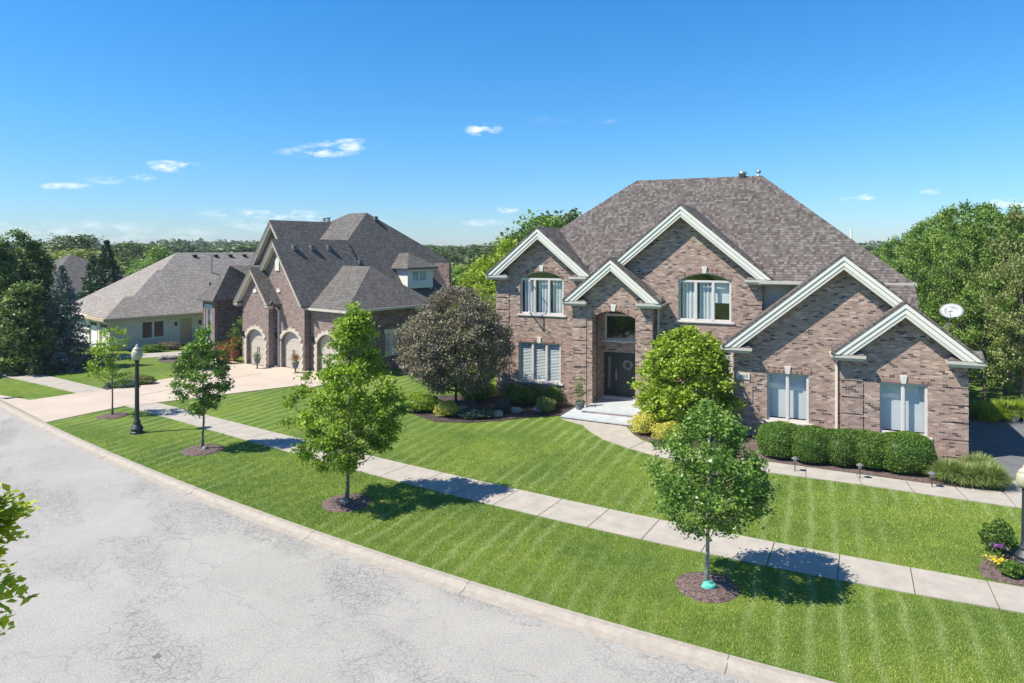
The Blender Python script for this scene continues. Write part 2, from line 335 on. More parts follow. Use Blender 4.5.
def road_mat():
    m,nt,b=newmat('worn_asphalt'); ge=N(nt,'ShaderNodeNewGeometry'); P=ge.outputs['Position']
    n1=noise(nt,P,.35,5,.6); n2=noise(nt,P,30,5,.9); n3=noise(nt,P,3,5,.65)
    c=ramp(nt,n1,[(.3,(.335,.328,.306)),(.7,(.40,.391,.365))])
    c=mixc(nt,.9,c,ramp(nt,n2,[(.36,(.55,.55,.56)),(.5,(1,1,1)),(.64,(1.38,1.36,1.33))]),'MULTIPLY')
    dw=N(nt,'ShaderNodeVectorMath',operation='ADD'); nc=N(nt,'ShaderNodeTexNoise'); nc.inputs['Scale'].default_value=1.1; nc.inputs['Detail'].default_value=5
    nt.links.new(P,nc.inputs['Vector']); sc1=N(nt,'ShaderNodeVectorMath',operation='SCALE'); sc1.inputs['Scale'].default_value=1.1
    nt.links.new(nc.outputs['Color'],sc1.inputs[0]); nt.links.new(P,dw.inputs[0]); nt.links.new(sc1.outputs[0],dw.inputs[1])
    def crack(scale,width,maskscale,lo,hi,strength,c):
        v=N(nt,'ShaderNodeTexVoronoi',feature='DISTANCE_TO_EDGE'); v.inputs['Scale'].default_value=scale; nt.links.new(dw.outputs[0],v.inputs['Vector'])
        k=ramp(nt,v.outputs['Distance'],[(0.0,1.0),(width,0.0)])
        mk=ramp(nt,noise(nt,P,maskscale,3,.6),[(lo,0.0),(hi,1.0)])
        return mixc(nt,mth(nt,'MULTIPLY',mth(nt,'MULTIPLY',k,mk),strength),c,(.15,.148,.145))
    # fatigue cracking runs in bands along the wheel tracks and across them
    rot=N(nt,'ShaderNodeVectorRotate',rotation_type='Z_AXIS'); rot.inputs['Angle'].default_value=R(-38); nt.links.new(P,rot.inputs['Vector'])
    mp=N(nt,'ShaderNodeVectorMath',operation='MULTIPLY'); mp.inputs[1].default_value=(1.0,.42,1); nt.links.new(rot.outputs[0],mp.inputs[0])
    band=noise(nt,mp.outputs[0],.55,3,.5)
    def crack2(scale,width,lo,hi,strength,c):
        v=N(nt,'ShaderNodeTexVoronoi',feature='DISTANCE_TO_EDGE'); v.inputs['Scale'].default_value=scale; nt.links.new(dw.outputs[0],v.inputs['Vector'])
        k=ramp(nt,v.outputs['Distance'],[(0.0,1.0),(width,0.0)]); mk=ramp(nt,band,[(lo,0.0),(hi,1.0)])
        return mixc(nt,mth(nt,'MULTIPLY',mth(nt,'MULTIPLY',k,mk),strength),c,(.13,.128,.125))
    c=crack(.33,.005,.2,.40,.55,.5,c)
    c=crack2(1.6,.016,.43,.56,.62,c)
    c=crack2(4.5,.05,.48,.60,.7,c)
    c=crack2(10,.09,.52,.63,.6,c)
    c=mixc(nt,ramp(nt,band,[(.52,0.0),(.72,.18)]),c,(.25,.248,.245))
    c=mixc(nt,ramp(nt,n3,[(.52,0.0),(.75,.28)]),c,(.22,.22,.225))
    nt.links.new(c,b.inputs['Base Color']); b.inputs['Roughness'].default_value=.92; b.inputs['Specular IOR Level'].default_value=.2
    bp=N(nt,'ShaderNodeBump'); bp.inputs['Strength'].default_value=.4; bp.inputs['Distance'].default_value=.012
    nt.links.new(n2,bp.inputs['Height']); nt.links.new(bp.outputs[0],b.inputs['Normal'])
    return m
M['road']=road_mat()
def mulch_mat(name,a,c2):
    m,nt,b=newmat(name); ge=N(nt,'ShaderNodeNewGeometry'); P=ge.outputs['Position']
    v=N(nt,'ShaderNodeTexVoronoi'); v.inputs['Scale'].default_value=26; nt.links.new(P,v.inputs['Vector'])
    s=sepx(nt,v.outputs['Color']); c=ramp(nt,s[0],[(0,a),(1,c2)]); nt.links.new(c,b.inputs['Base Color']); b.inputs['Roughness'].default_value=.95
    bp=N(nt,'ShaderNodeBump'); bp.inputs['Strength'].default_value=1; bp.inputs['Distance'].default_value=.03
    nt.links.new(s[1],bp.inputs['Height']); nt.links.new(bp.outputs[0],b.inputs['Normal']); return m
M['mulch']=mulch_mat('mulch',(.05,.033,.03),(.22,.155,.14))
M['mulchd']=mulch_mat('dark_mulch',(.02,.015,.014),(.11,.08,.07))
# ---------------- ground plan ----------------
def G(px,py,z=0.0):
    Y=FPX*(CAMH-z)/(py-YH); return ((px-512)*Y/FPX,Y)
def curve(pts,deg=3,lo=-34,hi=14):
    xs=np.array([p[0] for p in pts]); ys=np.array([p[1] for p in pts]); k=np.polyfit(xs,ys,deg); dk=np.polyder(k)
    def fn(x):
        if x<lo: return float(np.polyval(k,lo)+np.polyval(dk,lo)*(x-lo))
        if x>hi: return float(np.polyval(k,hi)+np.polyval(dk,hi)*(x-hi))
        return float(np.polyval(k,x))
    def dfn(x): return float(np.polyval(dk,min(max(x,lo),hi)))
    return fn,dfn
curbF,curbD=curve([G(*p) for p in [(42,423.6),(131,459.5),(140,462.5),(230,499.5),(300,524.5),(340,540),(405,560),(553,604.5),(640,634),(720,656),(780,664.5),(845,683)]]+[(-27,34.9)],3,-27,7)
swF,swFD=curve([G(*p) for p in [(0,365),(40,375.5),(88,387),(159,403),(206.5,413),(306,440.7),(360,454),(447,471),(530,494),(617,513),(706,533),(780,545),(860,557),(950,574),(1024,587)]],3,-33,12)
swN,swND=curve([G(*p) for p in [(0,376),(20,380),(70,393),(125,407),(175,420),(206,428),(257,443),(344,465.5),(382,478),(450,493),(540,517),(625,540),(706,556),(766,567),(860,582.5),(956,600),(1024,613.5)]],3,-31,11)
def offs(fn,dfn,x,d):   # point at X=x moved d towards the camera side
    s=dfn(x); L=math.hypot(1,s); return (x+s/L*d, fn(x)-1/L*d)
XS=[-300,-120,-70]+[ -50+ .75*i for i in range(int(66/.75)+1)]+[24,40,80,150,300]
ZR=-.10
def strip(mb,a,b,za,zb):
    n=len(a); mb.add([(p[0],p[1],za) for p in a]+[(p[0],p[1],zb) for p in b],[(i,i+1,n+i+1,n+i) for i in range(n-1)])
lip=[offs(curbF,curbD,x,0) for x in XS]
mb=MB()
far=[(x*9,3500) if abs(x)>100 else (x*9,3500) for x in XS]
mid=[(x*1.6,curbF(x)+60) for x in XS]
strip(mb,lip,mid,0,0); strip(mb,mid,far,0,0)
RW=9.0
near=[offs(curbF,curbD,x,RW+.9) for x in XS if -60<x<20]
n0=[(p[0]*1.0-.0,-60) for p in near]
strip(mb,near,n0,0,0)
mb.box(-4000,4000,-600,4000,-1.2,-1.0)
mb.build('ground',M['lawn'],kind='structure')
mb=MB(); g1=[offs(curbF,curbD,x,.43) for x in XS]; g2_=[offs(curbF,curbD,x,RW+.47) for x in XS]
strip(mb,g1,g2_,ZR,ZR); mb.build('road',M['road'],kind='structure')
def curbstrip(name,sgn):
    mb=MB(); base=.0 if sgn>0 else RW+.9
    prof=[(0,0.002),(.02,.015),(.15,.012),(.19,-.01),(.26,-.075),(.45,ZR+.006),(.45,ZR-.1)]
    rows=[[offs(curbF,curbD,x,base+sgn*d) for x in XS] for d,z in prof]
    for i in range(len(prof)-1): strip(mb,rows[i],rows[i+1],prof[i][1],prof[i+1][1])
    o=mb.build(name,M['curb'],kind='structure'); return o
curbstrip('kerb',1); curbstrip('kerb',-1)
mb=MB(); mb.slab([(G(157+dx_*.55,655+dy_*.5+(dx_%3),ZR)) for dx_,dy_ in ((-9,2),(-4,-3),(3,-5),(8,-3),(7,1),(2,3),(-3,6),(-8,5))],ZR-.02,ZR+.004); mb.build('road_patch',M['dark_paving'],kind='structure')
# curb joints
mb=MB()
for x in (-9.5,-5.05,-0.9,3.9,-14.2,-18.5,8):
    a=offs(curbF,curbD,x,.0); b=offs(curbF,curbD,x,.45); mb.tube([(a[0],a[1],.008),(offs(curbF,curbD,x,.15)[0],offs(curbF,curbD,x,.15)[1],.008),(offs(curbF,curbD,x,.26)[0],offs(curbF,curbD,x,.26)[1],-.078),(b[0],b[1],ZR+.002)],.012,4)
mb.build('kerb_joint',M['dark_paving'],kind='structure')
# sidewalk slabs
mb=MB(); x=-60.0; slabs=[]
def nearpt(xf):
    s=swFD(xf); L=math.hypot(1,s); nx,ny=s/L,-1/L; d=1.2
    for _ in range(6):
        d-= ( (swF(xf)+ny*d)-swN(xf+nx*d))/ny*.9 if abs(ny)>.1 else 0
    d=min(max(d,1.15),1.45); return (xf+nx*d,swF(xf)+ny*d)
while x<60:
    s=swFD(x); dx=1.46/math.hypot(1,s); a=(x,swF(x)); b=(x+dx*.985,swF(x+dx*.985))
    mb.slab([a,nearpt(x),nearpt(x+dx*.985),b],-.05,.022); x+=dx
mb.build('sidewalk',M['walk'],kind='structure')
def poly_struct(name,pts,mat,z,thick=.06,kind='structure'):
    mb=MB(); mb.slab(pts,z-thick,z); return mb.build(name,mat,kind=kind)
# main house frame
TH1=R(23.753); P0=Vector((15.618,23.408,0))
def H1(x,y,z=0):
    return (P0.x+x*math.cos(TH1)+y*math.sin(TH1),P0.y-x*math.sin(TH1)+y*math.cos(TH1))
TH2=R(38); O2=Vector((-9.6,38.6,0))
def H2(x,y): return (O2.x+x*math.cos(TH2)+y*math.sin(TH2),O2.y-x*math.sin(TH2)+y*math.cos(TH2))
# neighbour's driveway with control joints
dr=[G(42,424.5),G(90,413.5),G(125,406.5),G(159,402.8),G(235,393.5),G(306,385),H2(1.2,-3.2),H2(.6,-.1),H2(-3.1,.1),H2(-3.3,-.2),H2(-5.9,-.25),H2(-6.1,-.9),H2(-8.8,-1),H2(-12,-1),G(205,368.5),G(174,378),G(131,384.5),G(106,391),G(75,394),G(30,400.5),G(-3,405)]
dr[0]=(dr[0][0],curbF(dr[0][0])+.02); dr[-1]=(-26.3,curbF(-26.3)+.02)
poly_struct('driveway',dr,M['drive'],.03)
mb=MB()
for pth in ([(125,406.5),(75,394)],[(159,402.8),(106,391)],[(75,410.5),(30,399)],[(198,398),(150,382)],[(245,392),(196,374)],[(140,396),(262,373.5)]):
    a,b=G(*pth[0]),G(*pth[1]); mb.tube([(a[0],a[1],.031),(b[0],b[1],.031)],.012,4)
mb.build('driveway_joint',M['walk'],kind='structure')
# front walk
pl=[(561,419),(583,425.5),(590,432),(604,440),(630,449),(660,457.5),(700,465),(765,472.5),(860,485),(940,497),(1020,508.5),(1100,520)]
pu=[(626,427),(632,434),(642,441),(665,448),(700,453.5),(765,462),(860,475),(940,486),(985,491),(1004,493),(1012,482),(1060,470)]
def dens(pts,n=40):
    P=np.array([G(*p) for p in pts]); d=np.r_[0,np.cumsum(np.hypot(*np.diff(P,axis=0).T))]; t=np.linspace(0,d[-1],n)
    return [(float(a),float(b)) for a,b in zip(np.interp(t,d,P[:,0]),np.interp(t,d,P[:,1]))]
poly_struct('front_walk',[G(*p) for p in pl]+[G(*p) for p in reversed(pu)],M['walk'],.028)
mb=MB()
for a,b in (((630,449),(645,442)),((700,465),(706,454)),((765,472.5),(768,462.3)),((806,478),(805,467)),((862,485.3),(856,474.5)),((914,493.5),(905,481)),((968,501),(955,488)),((1016,508),(1004,493))):
    a,b=G(*a),G(*b); mb.tube([(a[0],a[1],.029),(b[0],b[1],.029)],.012,4)
mb.build('front_walk_joint',M['dark_paving'],kind='structure')
poly_struct('side_driveway',[H1(.25,-1.2),H1(.3,6.0),H1(.5,7.6),H1(3.1,7.4),H1(4.2,4.5),H1(4.4,1.5),H1(3.6,-1.6),H1(2.4,-2.4)],M['dark_paving'],.024)  # dark grey part of the drive next to the garage
poly_struct('side_driveway_pale',[H1(3.1,7.4),H1(12,7.2),H1(12,-4),H1(2.2,-4.4),H1(2.4,-2.4),H1(3.6,-1.6),H1(4.4,1.5),H1(4.2,4.5)],M['drive'],.026)  # pale outer part of the drive
# mulch beds
def ellipse(c,rx,ry,n=28,j=.04):
    rr=random.Random(int(c[0]*10)); return [(c[0]+rx*math.cos(2*math.pi*k/n)*(1+rr.uniform(-j,j)),c[1]+ry*math.sin(2*math.pi*k/n)*(1+rr.uniform(-j,j))) for k in range(n)]
TREES=[G(707,587),G(347,503),G(203,450),G(112.5,416)]
def mound(name,poly,z,mat):
    c=(sum(p[0] for p in poly)/len(poly),sum(p[1] for p in poly)/len(poly)); mb=MB(); n=len(poly)
    vs=[];fs=[]
    for k,(s_,zz) in enumerate(((1,-.02),(.97,.02),(.7,z*.8),(.35,z))):
        vs+=[(c[0]+(p[0]-c[0])*s_,c[1]+(p[1]-c[1])*s_,zz) for p in poly]
    for k in range(3): fs+=[(k*n+i,k*n+(i+1)%n,(k+1)*n+(i+1)%n,(k+1)*n+i) for i in range(n)]
    fs.append(tuple(3*n+i for i in range(n))); mb.add(vs,fs); return mb.build(name,mat,kind='structure',smooth=True)
for (x,y),r in zip(TREES,(.68,.72,.73,.62)): mound('mulch_ring',ellipse((x,y),r,r),.07,M['mulch'])
poly_struct('mulch_bed',[G(*p) for p in ((690,441),(700,453),(765,461.5),(860,474),(940,485),(985,490.5),(1003,492),(1012,480))]+[H1(.3,.3),H1(-7.6,.6)],M['mulch'],.02)
poly_struct('mulch_bed',[G(*p) for p in ((624,418),(632,434),(645,440),(665,446.5),(692,452))]+[H1(-7.7,.6),H1(-7.7,2.7),H1(-11.2,2.7),H1(-11.6,1.0)],M['mulch'],.021)
bedL=[G(*p) for p in ((404,404),(412,414),(435,422),(470,423),(500,421),(535,417),(562,416),(575,411))]+[H1(-14.6,2.7),H1(-19.3,2.7),H1(-19.6,5)]+[G(*p) for p in ((470,394),(440,396),(418,399))]
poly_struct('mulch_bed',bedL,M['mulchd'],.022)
corner=[G(*p) for p in ((983,577),(978,568),(985,558),(1000,553),(1030,548),(1080,560),(1080,596),(1024,586.5),(1000,582))]
poly_struct('mulch_bed',corner,M['mulch'],.02)
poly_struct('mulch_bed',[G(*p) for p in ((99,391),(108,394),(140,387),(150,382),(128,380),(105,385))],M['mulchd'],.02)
poly_struct('mulch_bed',[G(*p) for p in ((158,361.5),(168,363),(178,361),(176,357),(163,356.5))],M['mulch'],.02)
poly_struct('neighbour_path',[G(*p) for p in ((118,355.5),(182,351.5),(190,352.5),(187,355.5),(140,358.5),(112,358.5))],M['walk'],.024)
# ---------------- vegetation builders ----------------
def fmesh(name,V,F,rnd,mat,extra=None):
    me=bpy.data.meshes.new(name); nv=len(V); nf=len(F); k=F.shape[1]
    me.vertices.add(nv); me.vertices.foreach_set('co',V.astype(np.float32).ravel())
    me.loops.add(nf*k); me.loops.foreach_set('vertex_index',F.astype(np.int32).ravel())
    me.polygons.add(nf); me.polygons.foreach_set('loop_start',np.arange(0,nf*k,k,dtype=np.int32)); me.polygons.foreach_set('loop_total',np.full(nf,k,dtype=np.int32))
    me.update(calc_edges=True)
    a=me.attributes.new('rnd','FLOAT','FACE'); a.data.foreach_set('value',rnd.astype(np.float32))
    me.materials.append(mat); return me
def leaves(C,size,rg,up=.5,aspect=.6,rnd=None,fold=.25,tones=None):
    n=len(C); nrm=rg.normal(size=(n,3)); nrm[:,2]=np.abs(nrm[:,2])+up; nrm/=np.linalg.norm(nrm,axis=1)[:,None]
    t=rg.normal(size=(n,3)); t-=nrm*(t*nrm).sum(1)[:,None]; t/=np.linalg.norm(t,axis=1)[:,None]; b=np.cross(nrm,t)
    s=size*rg.uniform(.65,1.3,n)[:,None]
    V=np.stack([C-t*s*.5, C+b*s*aspect*.5+nrm*s*fold*.3, C+t*s*.5-nrm*s*fold*.3, C-b*s*aspect*.5+nrm*s*fold*.3],1).reshape(-1,3)
    F=np.arange(4*n).reshape(-1,4); r=rg.uniform(0,1,n) if tones is None else np.clip(tones+rg.normal(0,.18,n),0,1)
    return V,F,r
def crown_points(rg,n,shape,nclump,cr,surf=.6):
    """shape(t,phi)->(radius) for t in 0..1 bottom..top; clumps near the surface"""
    cs=[]; 
    while len(cs)<nclump:
        t=rg.uniform(0,1); ph=rg.uniform(0,2*math.pi); rmax=shape(t,ph)
        if rg.uniform()>rmax+.05: continue
        k=surf+(1-surf)*rg.uniform()**.5 if rg.uniform()<.75 else rg.uniform()**.5
        cs.append((rmax*k*math.cos(ph),rmax*k*math.sin(ph),t))
    return np.array(cs)
def make_tree(name,label,cat,loc,ht,z0,rad,prof,leafmat,bark,seed,nclump=220,per=30,lsize=.09,cr=.16,tr=.06,group=None,up=.4,lean=(0,0),fork=False,lumps=.25,rx=1.0,surf=.6,core=False):
    rg=np.random.default_rng(seed); root=empty(name,(loc[0],loc[1],0),0,label,cat,group)
    ph0=rg.uniform(0,6.28,4)
    def shape(t,ph): 
        b=np.interp(t,[p[0] for p in prof],[p[1] for p in prof])
        return b*(1+lumps*math.sin(2*ph+ph0[0]+5*t)*.5+lumps*.6*math.sin(5*ph+ph0[1]+9*t)*math.sin(7*t+ph0[2]))
    cs=crown_points(rg,0,shape,nclump,cr,surf); H=ht-z0
    C=np.c_[cs[:,0]*rad*rx,cs[:,1]*rad,z0+cs[:,2]*H]; C[:,0]+=lean[0]*cs[:,2]; C[:,1]+=lean[1]*cs[:,2]
    cs2=C.copy(); tone=rg.uniform(.15,.85,len(C))
    k=rg.integers(per//2,int(per*1.5),len(C)); idx=np.repeat(np.arange(len(C)),k)
    off=rg.normal(size=(len(idx),3))*cr; off[:,2]*=.65
    L=C[idx]+off; V,F,r=leaves(L,lsize,rg,up,tones=tone[idx])
    me=fmesh('crown',V,F,r,leafmat); co=bpy.data.objects.new('crown',me); col.objects.link(co); co.parent=root
    mb=MB(); top=Vector((lean[0]*.9,lean[1]*.9,z0+H*.88)); pts=[];rs=[]
    for i in range(9):
        t=i/8; pts.append((top.x*t**2+rg.normal()*.012*ht*.3*(t>0),top.y*t**2+rg.normal()*.012*ht*.3*(t>0),top.z*t)); rs.append(tr*(1-.88*t)*(1.35 if i==0 else 1))
    mb.tube(pts,rs,8)
    nb=min(len(cs2),34 if ht<9 else 22)
    for i in rg.choice(len(cs2),nb,replace=False):
        e=Vector(cs2[i]); zs=max(z0*.92,min(e.z-.35*math.hypot(e.x,e.y)-.1*H,top.z*.95)); t=zs/top.z
        s=Vector((top.x*t*t,top.y*t*t,zs)); m=(s+e)/2+Vector((0,0,-.06*H*.5)); r0=tr*(1-.88*t)*.5
        mb.tube([s,m,e],[r0,r0*.6,r0*.2],5)
    mb.build('trunk',bark,root,smooth=True)
    return root
def make_conifer(name,label,loc,ht,rad,mat,seed,whorls=24,per=14,group=None,z0=.15,nl=60,lsize=.22,cat='conifer'):
    rg=np.random.default_rng(seed); root=empty(name,(loc[0],loc[1],0),0,label,cat,group); Ls=[];T=[]
    mb=MB(); mb.tube([(0,0,0),(0,0,ht*.97)],[.018*ht,.01],8)
    for i in range(whorls):
        t=(i+.5)/whorls; z=z0+(ht-z0)*t; R_=rad*(1-t)**.85*rg.uniform(.88,1.1)+.05; n=max(5,int(per*(1-t*.6)))
        for k in range(n):
            a=2*math.pi*(k+rg.uniform(-.3,.3))/n+i*.7; rr=R_*rg.uniform(.72,1.12)
            e=np.array([rr*math.cos(a),rr*math.sin(a),z-rr*.18+rg.normal()*.08]); s=np.array([0,0,z+.05])
            m=int(nl*(.35+.65*rr/rad)); tt=rg.uniform(.25,1.03,m)**.8
            p=s+(e-s)*tt[:,None]; wd=.10+.16*rr*(1-np.abs(tt-.5))
            side=np.array([-math.sin(a),math.cos(a),0]); p=p+side*(rg.normal(size=m)*wd*.5)[:,None]; p[:,2]+=rg.normal(size=m)*.07-.06*np.abs(rg.normal(size=m))
            Ls.append(p); T.append(np.full(m,rg.uniform(.2,.8))*.7+.3*tt)
            if k%2==0: mb.tube([tuple(s),tuple(e)],[.012*ht*(1-t)*.4+.008,.006],4)
    L=np.concatenate(Ls); T=np.concatenate(T); V,F,r=leaves(L,lsize,rg,.3,.35,tones=T)
    me=fmesh('crown',V,F,r,mat); co=bpy.data.objects.new('crown',me); col.objects.link(co); co.parent=root
    mb.build('trunk',M['barkd'],root,smooth=True); return root
def shrub_mesh(name,r,mat,seed,n=2500,lsize=.05,lump=.06,flat=1.0,core=.86,sq=2.0,up=.2):
    rg=np.random.default_rng(seed); d=rg.normal(size=(n,3)); d/=np.linalg.norm(d,axis=1)[:,None]; d[:,2]=np.where(d[:,2]<-.6,-d[:,2],d[:,2])
    # superellipsoid
    k=1/((np.abs(d)**sq).sum(1))**(1/sq); ph=rg.uniform(0,6,4)
    lm=1+lump*np.sin(4*d[:,0]+ph[0])*np.sin(4*d[:,1]+ph[1])+lump*.7*np.sin(9*d[:,2]+ph[2]+5*d[:,0])
    P=d*k[:,None]*lm[:,None]*(1-np.abs(rg.normal(0,.045,n)))[:,None]*np.array(r)+np.array([0,0,r[2]*flat*.95])
    P[:,2]=np.maximum(P[:,2],.03)
    V,F,rr=leaves(P,lsize,rg,up)
    # core
    import bmesh
    bm=bmesh.new(); bmesh.ops.create_icosphere(bm,subdivisions=3,radius=1); cv=np.array([v.co for v in bm.verts]); cf=np.array([[x.index for x in f.verts] for f in bm.faces]); bm.free()
    kk=1/((np.abs(cv)**sq).sum(1))**(1/sq); lm=1+lump*np.sin(4*cv[:,0]+ph[0])*np.sin(4*cv[:,1]+ph[1])+lump*.7*np.sin(9*cv[:,2]+ph[2]+5*cv[:,0])
    cv=cv*kk[:,None]*lm[:,None]*core*np.array(r)+np.array([0,0,r[2]*flat*.95]); cv[:,2]=np.maximum(cv[:,2],0)
    cf=np.c_[cf,cf[:,2]]
    # triangles stored as separate mesh join: build via pydata-like mix
    me=bpy.data.meshes.new(name); nv=len(V); ntri=len(cf)
    VV=np.r_[V,cv]; loops=np.r_[F.ravel(),(cf[:,:3]+nv).ravel()]
    me.vertices.add(len(VV)); me.vertices.foreach_set('co',VV.astype(np.float32).ravel()); me.loops.add(len(loops)); me.loops.foreach_set('vertex_index',loops.astype(np.int32))
    st=np.r_[np.arange(0,len(F)*4,4),len(F)*4+np.arange(0,ntri*3,3)]; to=np.r_[np.full(len(F),4),np.full(ntri,3)]
    me.polygons.add(len(st)); me.polygons.foreach_set('loop_start',st.astype(np.int32)); me.polygons.foreach_set('loop_total',to.astype(np.int32)); me.update(calc_edges=True)
    a=me.attributes.new('rnd','FLOAT','FACE'); a.data.foreach_set('value',np.r_[rr,np.full(ntri,.15)].astype(np.float32)); me.materials.append(mat)
    return me
def shrub(name,label,cat,loc,r,mat,seed,group=None,**k):
    o=bpy.data.objects.new(name,shrub_mesh(name,r,mat,seed,**k)); col.objects.link(o); o.location=(loc[0],loc[1],0); return tag(o,label,cat,group)
def grass_clump(name,label,cat,loc,h,r,mat,seed,n=500,group=None):
    rg=np.random.default_rng(seed); a=rg.uniform(0,6.283,n); q=r*.45*np.sqrt(rg.uniform(0,1,n)); b=np.c_[q*np.cos(a),q*np.sin(a),np.zeros(n)]
    a2=a+rg.normal(0,.5,n); out=rg.uniform(.15,1,n)*r; hh=h*rg.uniform(.6,1.05,n)*(1-.35*out/r)
    m_=b+np.c_[out*.35*np.cos(a2),out*.35*np.sin(a2),hh*.72]; t=b+np.c_[out*np.cos(a2),out*np.sin(a2),hh]; t[:,2]-=.25*h*(out/r)**2
    s=np.c_[-np.sin(a2),np.cos(a2),np.zeros(n)]*.009
    V=np.stack([b-s,b+s,m_+s,m_-s,m_-s,m_+s,t+s*.2,t-s*.2],1).reshape(-1,3); F=np.arange(8*n).reshape(-1,4); r_=np.repeat(rg.uniform(0,1,n),2)
    me=fmesh(name,V,F,r_,mat); o=bpy.data.objects.new(name,me); col.objects.link(o); o.location=(loc[0],loc[1],0); return tag(o,label,cat,group)
# ---------------- house helpers ----------------
def arcpts(u0,u1,zs,rise,n=14):
    c=(u0+u1)/2; h=(u1-u0)/2; Rr=(h*h+rise*rise)/(2*rise); zc=zs+rise-Rr; a=math.asin(h/Rr)
    return [(c+Rr*math.sin(a-2*a*i/n),zc+Rr*math.cos(a-2*a*i/n)) for i in range(n+1)]   # from u1 to u0
def front(y): return Matrix.Translation((0,y,0))
def side(x): return Matrix(((0,-1,0,x),(1,0,0,0),(0,0,1,0),(0,0,0,1)))     # wall facing +x : u->y, depth->-x
def hole(u0,u1,z0,z1,arch=0):
    if arch: return [(u0,z0),(u1,z0)]+arcpts(u0,u1,z1,arch)
    return [(u0,z0),(u1,z0),(u1,z1),(u0,z1)]
def window(par,Mx,u0,u1,z0,z1,n=2,arch=0,inside='blind',mat=None,sill=True,key=True,lintel=True,fr=.055,open_first=False,label=None,half=False,keymat=None,bar=None):
    mat=mat or M['wframe']; mb=MB(Mx)
    if arch:
        o=arcpts(u0,u1,z1,arch); i=arcpts(u0+fr,u1-fr,z1,arch-fr)
        mb.prism([(u1,z1)]+o[1:-1]+[(u0,z1),(u0+fr,z1)]+list(reversed(i[1:-1]))+[(u1-fr,z1)],.06,.12)
    mb.box(u0,u0+fr,.06,.12,z0,z1); mb.box(u1-fr,u1,.06,.12,z0,z1); mb.box(u0+fr,u1-fr,.06,.12,z0,z0+fr); mb.box(u0+fr,u1-fr,.055,.12,z1-fr,z1+(.03 if arch else 0))
    W=(u1-u0-2*fr); mw=.085; lw=(W-(n-1)*mw)/n; L=[]
    for k in range(n):
        a=u0+fr+k*(lw+mw); L.append((a,a+lw))
        if k: mb.box(a-mw,a,.05,.12,z0+fr,z1-fr)
        s=.028   # sash
        mb.box(a,a+s,.075,.11,z0+fr,z1-fr); mb.box(a+lw-s,a+lw,.075,.11,z0+fr,z1-fr); mb.box(a+s,a+lw-s,.075,.11,z0+fr,z0+fr+s); mb.box(a+s,a+lw-s,.075,.11,z1-fr-s,z1-fr)
    wd=mb.build('window',mat,par,label=label)
    for a,b in L:
        mb=MB(Mx); mb.box(a+.02,b-.02,.09,.096,z0+fr+.02,z1-fr-.02); mb.build('pane',M['glass'],wd)
    if arch:
        mb=MB(Mx); i=arcpts(u0+fr-.01,u1-fr+.01,z1+.02,arch-fr); mb.prism([(u1-fr,z1+.02)]+i[1:-1]+[(u0+fr,z1+.02)],.088,.094); mb.build('transom_pane',M['glass'],wd)
    for a,b in L:
        mb=MB(Mx)
        if inside=='blind':
            mb.box(a-.04,b+.04,.34,.35,z0+.04*(z1-z0),z1+.1); mb.build('blind',M['blind'],wd)
        elif inside=='curtain':
            if half and (a,b)==L[-1]: mb.box(a,b,.30,.31,z0+.45*(z1-z0),z1)
            else:
                n_=7
                for q in range(n_):
                    x0=a+(b-a)*(.12+.88*q/n_); mb.box(x0,x0+(b-a)*.10,.27+.02*(q%2),.29+.02*(q%2),z0,z1+.03)
                mb.box(a+(b-a)*.14,b,.29,.296,z0,z1+.03)
            mb.build('curtain',M['curtain'],wd)
        elif inside=='dark':
            mb.box(a,b,.21,.22,z0,z1); mb.build('unlit_room_sheet',M['dark'],wd)  # black sheet added behind the glass; room darkness put into its colour
        elif inside=='slats':
            m_=int((z1-z0)/.075)
            for q in range(m_):
                z=z0+fr+.03+q*(z1-z0-2*fr)/m_; mb.add([(a,.15,z),(b,.15,z),(b,.20,z+.045),(a,.20,z+.045),(a,.15,z+.004),(b,.15,z+.004),(b,.20,z+.049),(a,.20,z+.049)],[(0,1,2,3),(7,6,5,4),(0,1,5,4),(2,3,7,6)])
            mb.build('blind',M['blind'],wd)
    if sill: mb=MB(Mx); mb.box(u0-.14,u1+.14,-.06,.11,z0-.085,z0-.004); mb.build('sill',M['stone'],wd,bevel=.008)
    if lintel:
        mb=MB(Mx)
        if arch: o=arcpts(u0,u1,z1,arch); o2=arcpts(u0-.02,u1+.02,z1+.20,arch+.015); mb.prism([(u1,z1+.01)]+o[1:-1]+[(u0,z1+.01)]+[(u0-.02,z1+.20)]+list(reversed(o2[1:-1]))+[(u1+.02,z1+.20)],-.014,.05)
        else: mb.box(u0-.1,u1+.1,-.014,.05,z1+.003,z1+.215)
        mb.build('lintel',M['brick_solid'] if lintel is True else lintel,wd)
    if key:
        c=(u0+u1)/2; zt=z1+arch; mb=MB(Mx); mb.prism([(c-.07,zt-.02),(c+.07,zt-.02),(c+.12,zt+.27),(c-.12,zt+.27)],-.05,.02); mb.build('keystone',M['stone'],wd,bevel=.006)
    return wd
def chevron(xc,h,ze,za,t,o=0):   # rake band: vertical thickness t lowered by o
    p=(za-ze)/h; d=t+o
    if o==0: return [(xc-h,ze),(xc,za),(xc+h,ze),(xc+h-t/p,ze),(xc,za-t),(xc-h+t/p,ze)]
    return [(xc-h+o/p,ze),(xc,za-o),(xc+h-o/p,ze),(xc+h-d/p,ze),(xc,za-d),(xc-h+d/p,ze)]
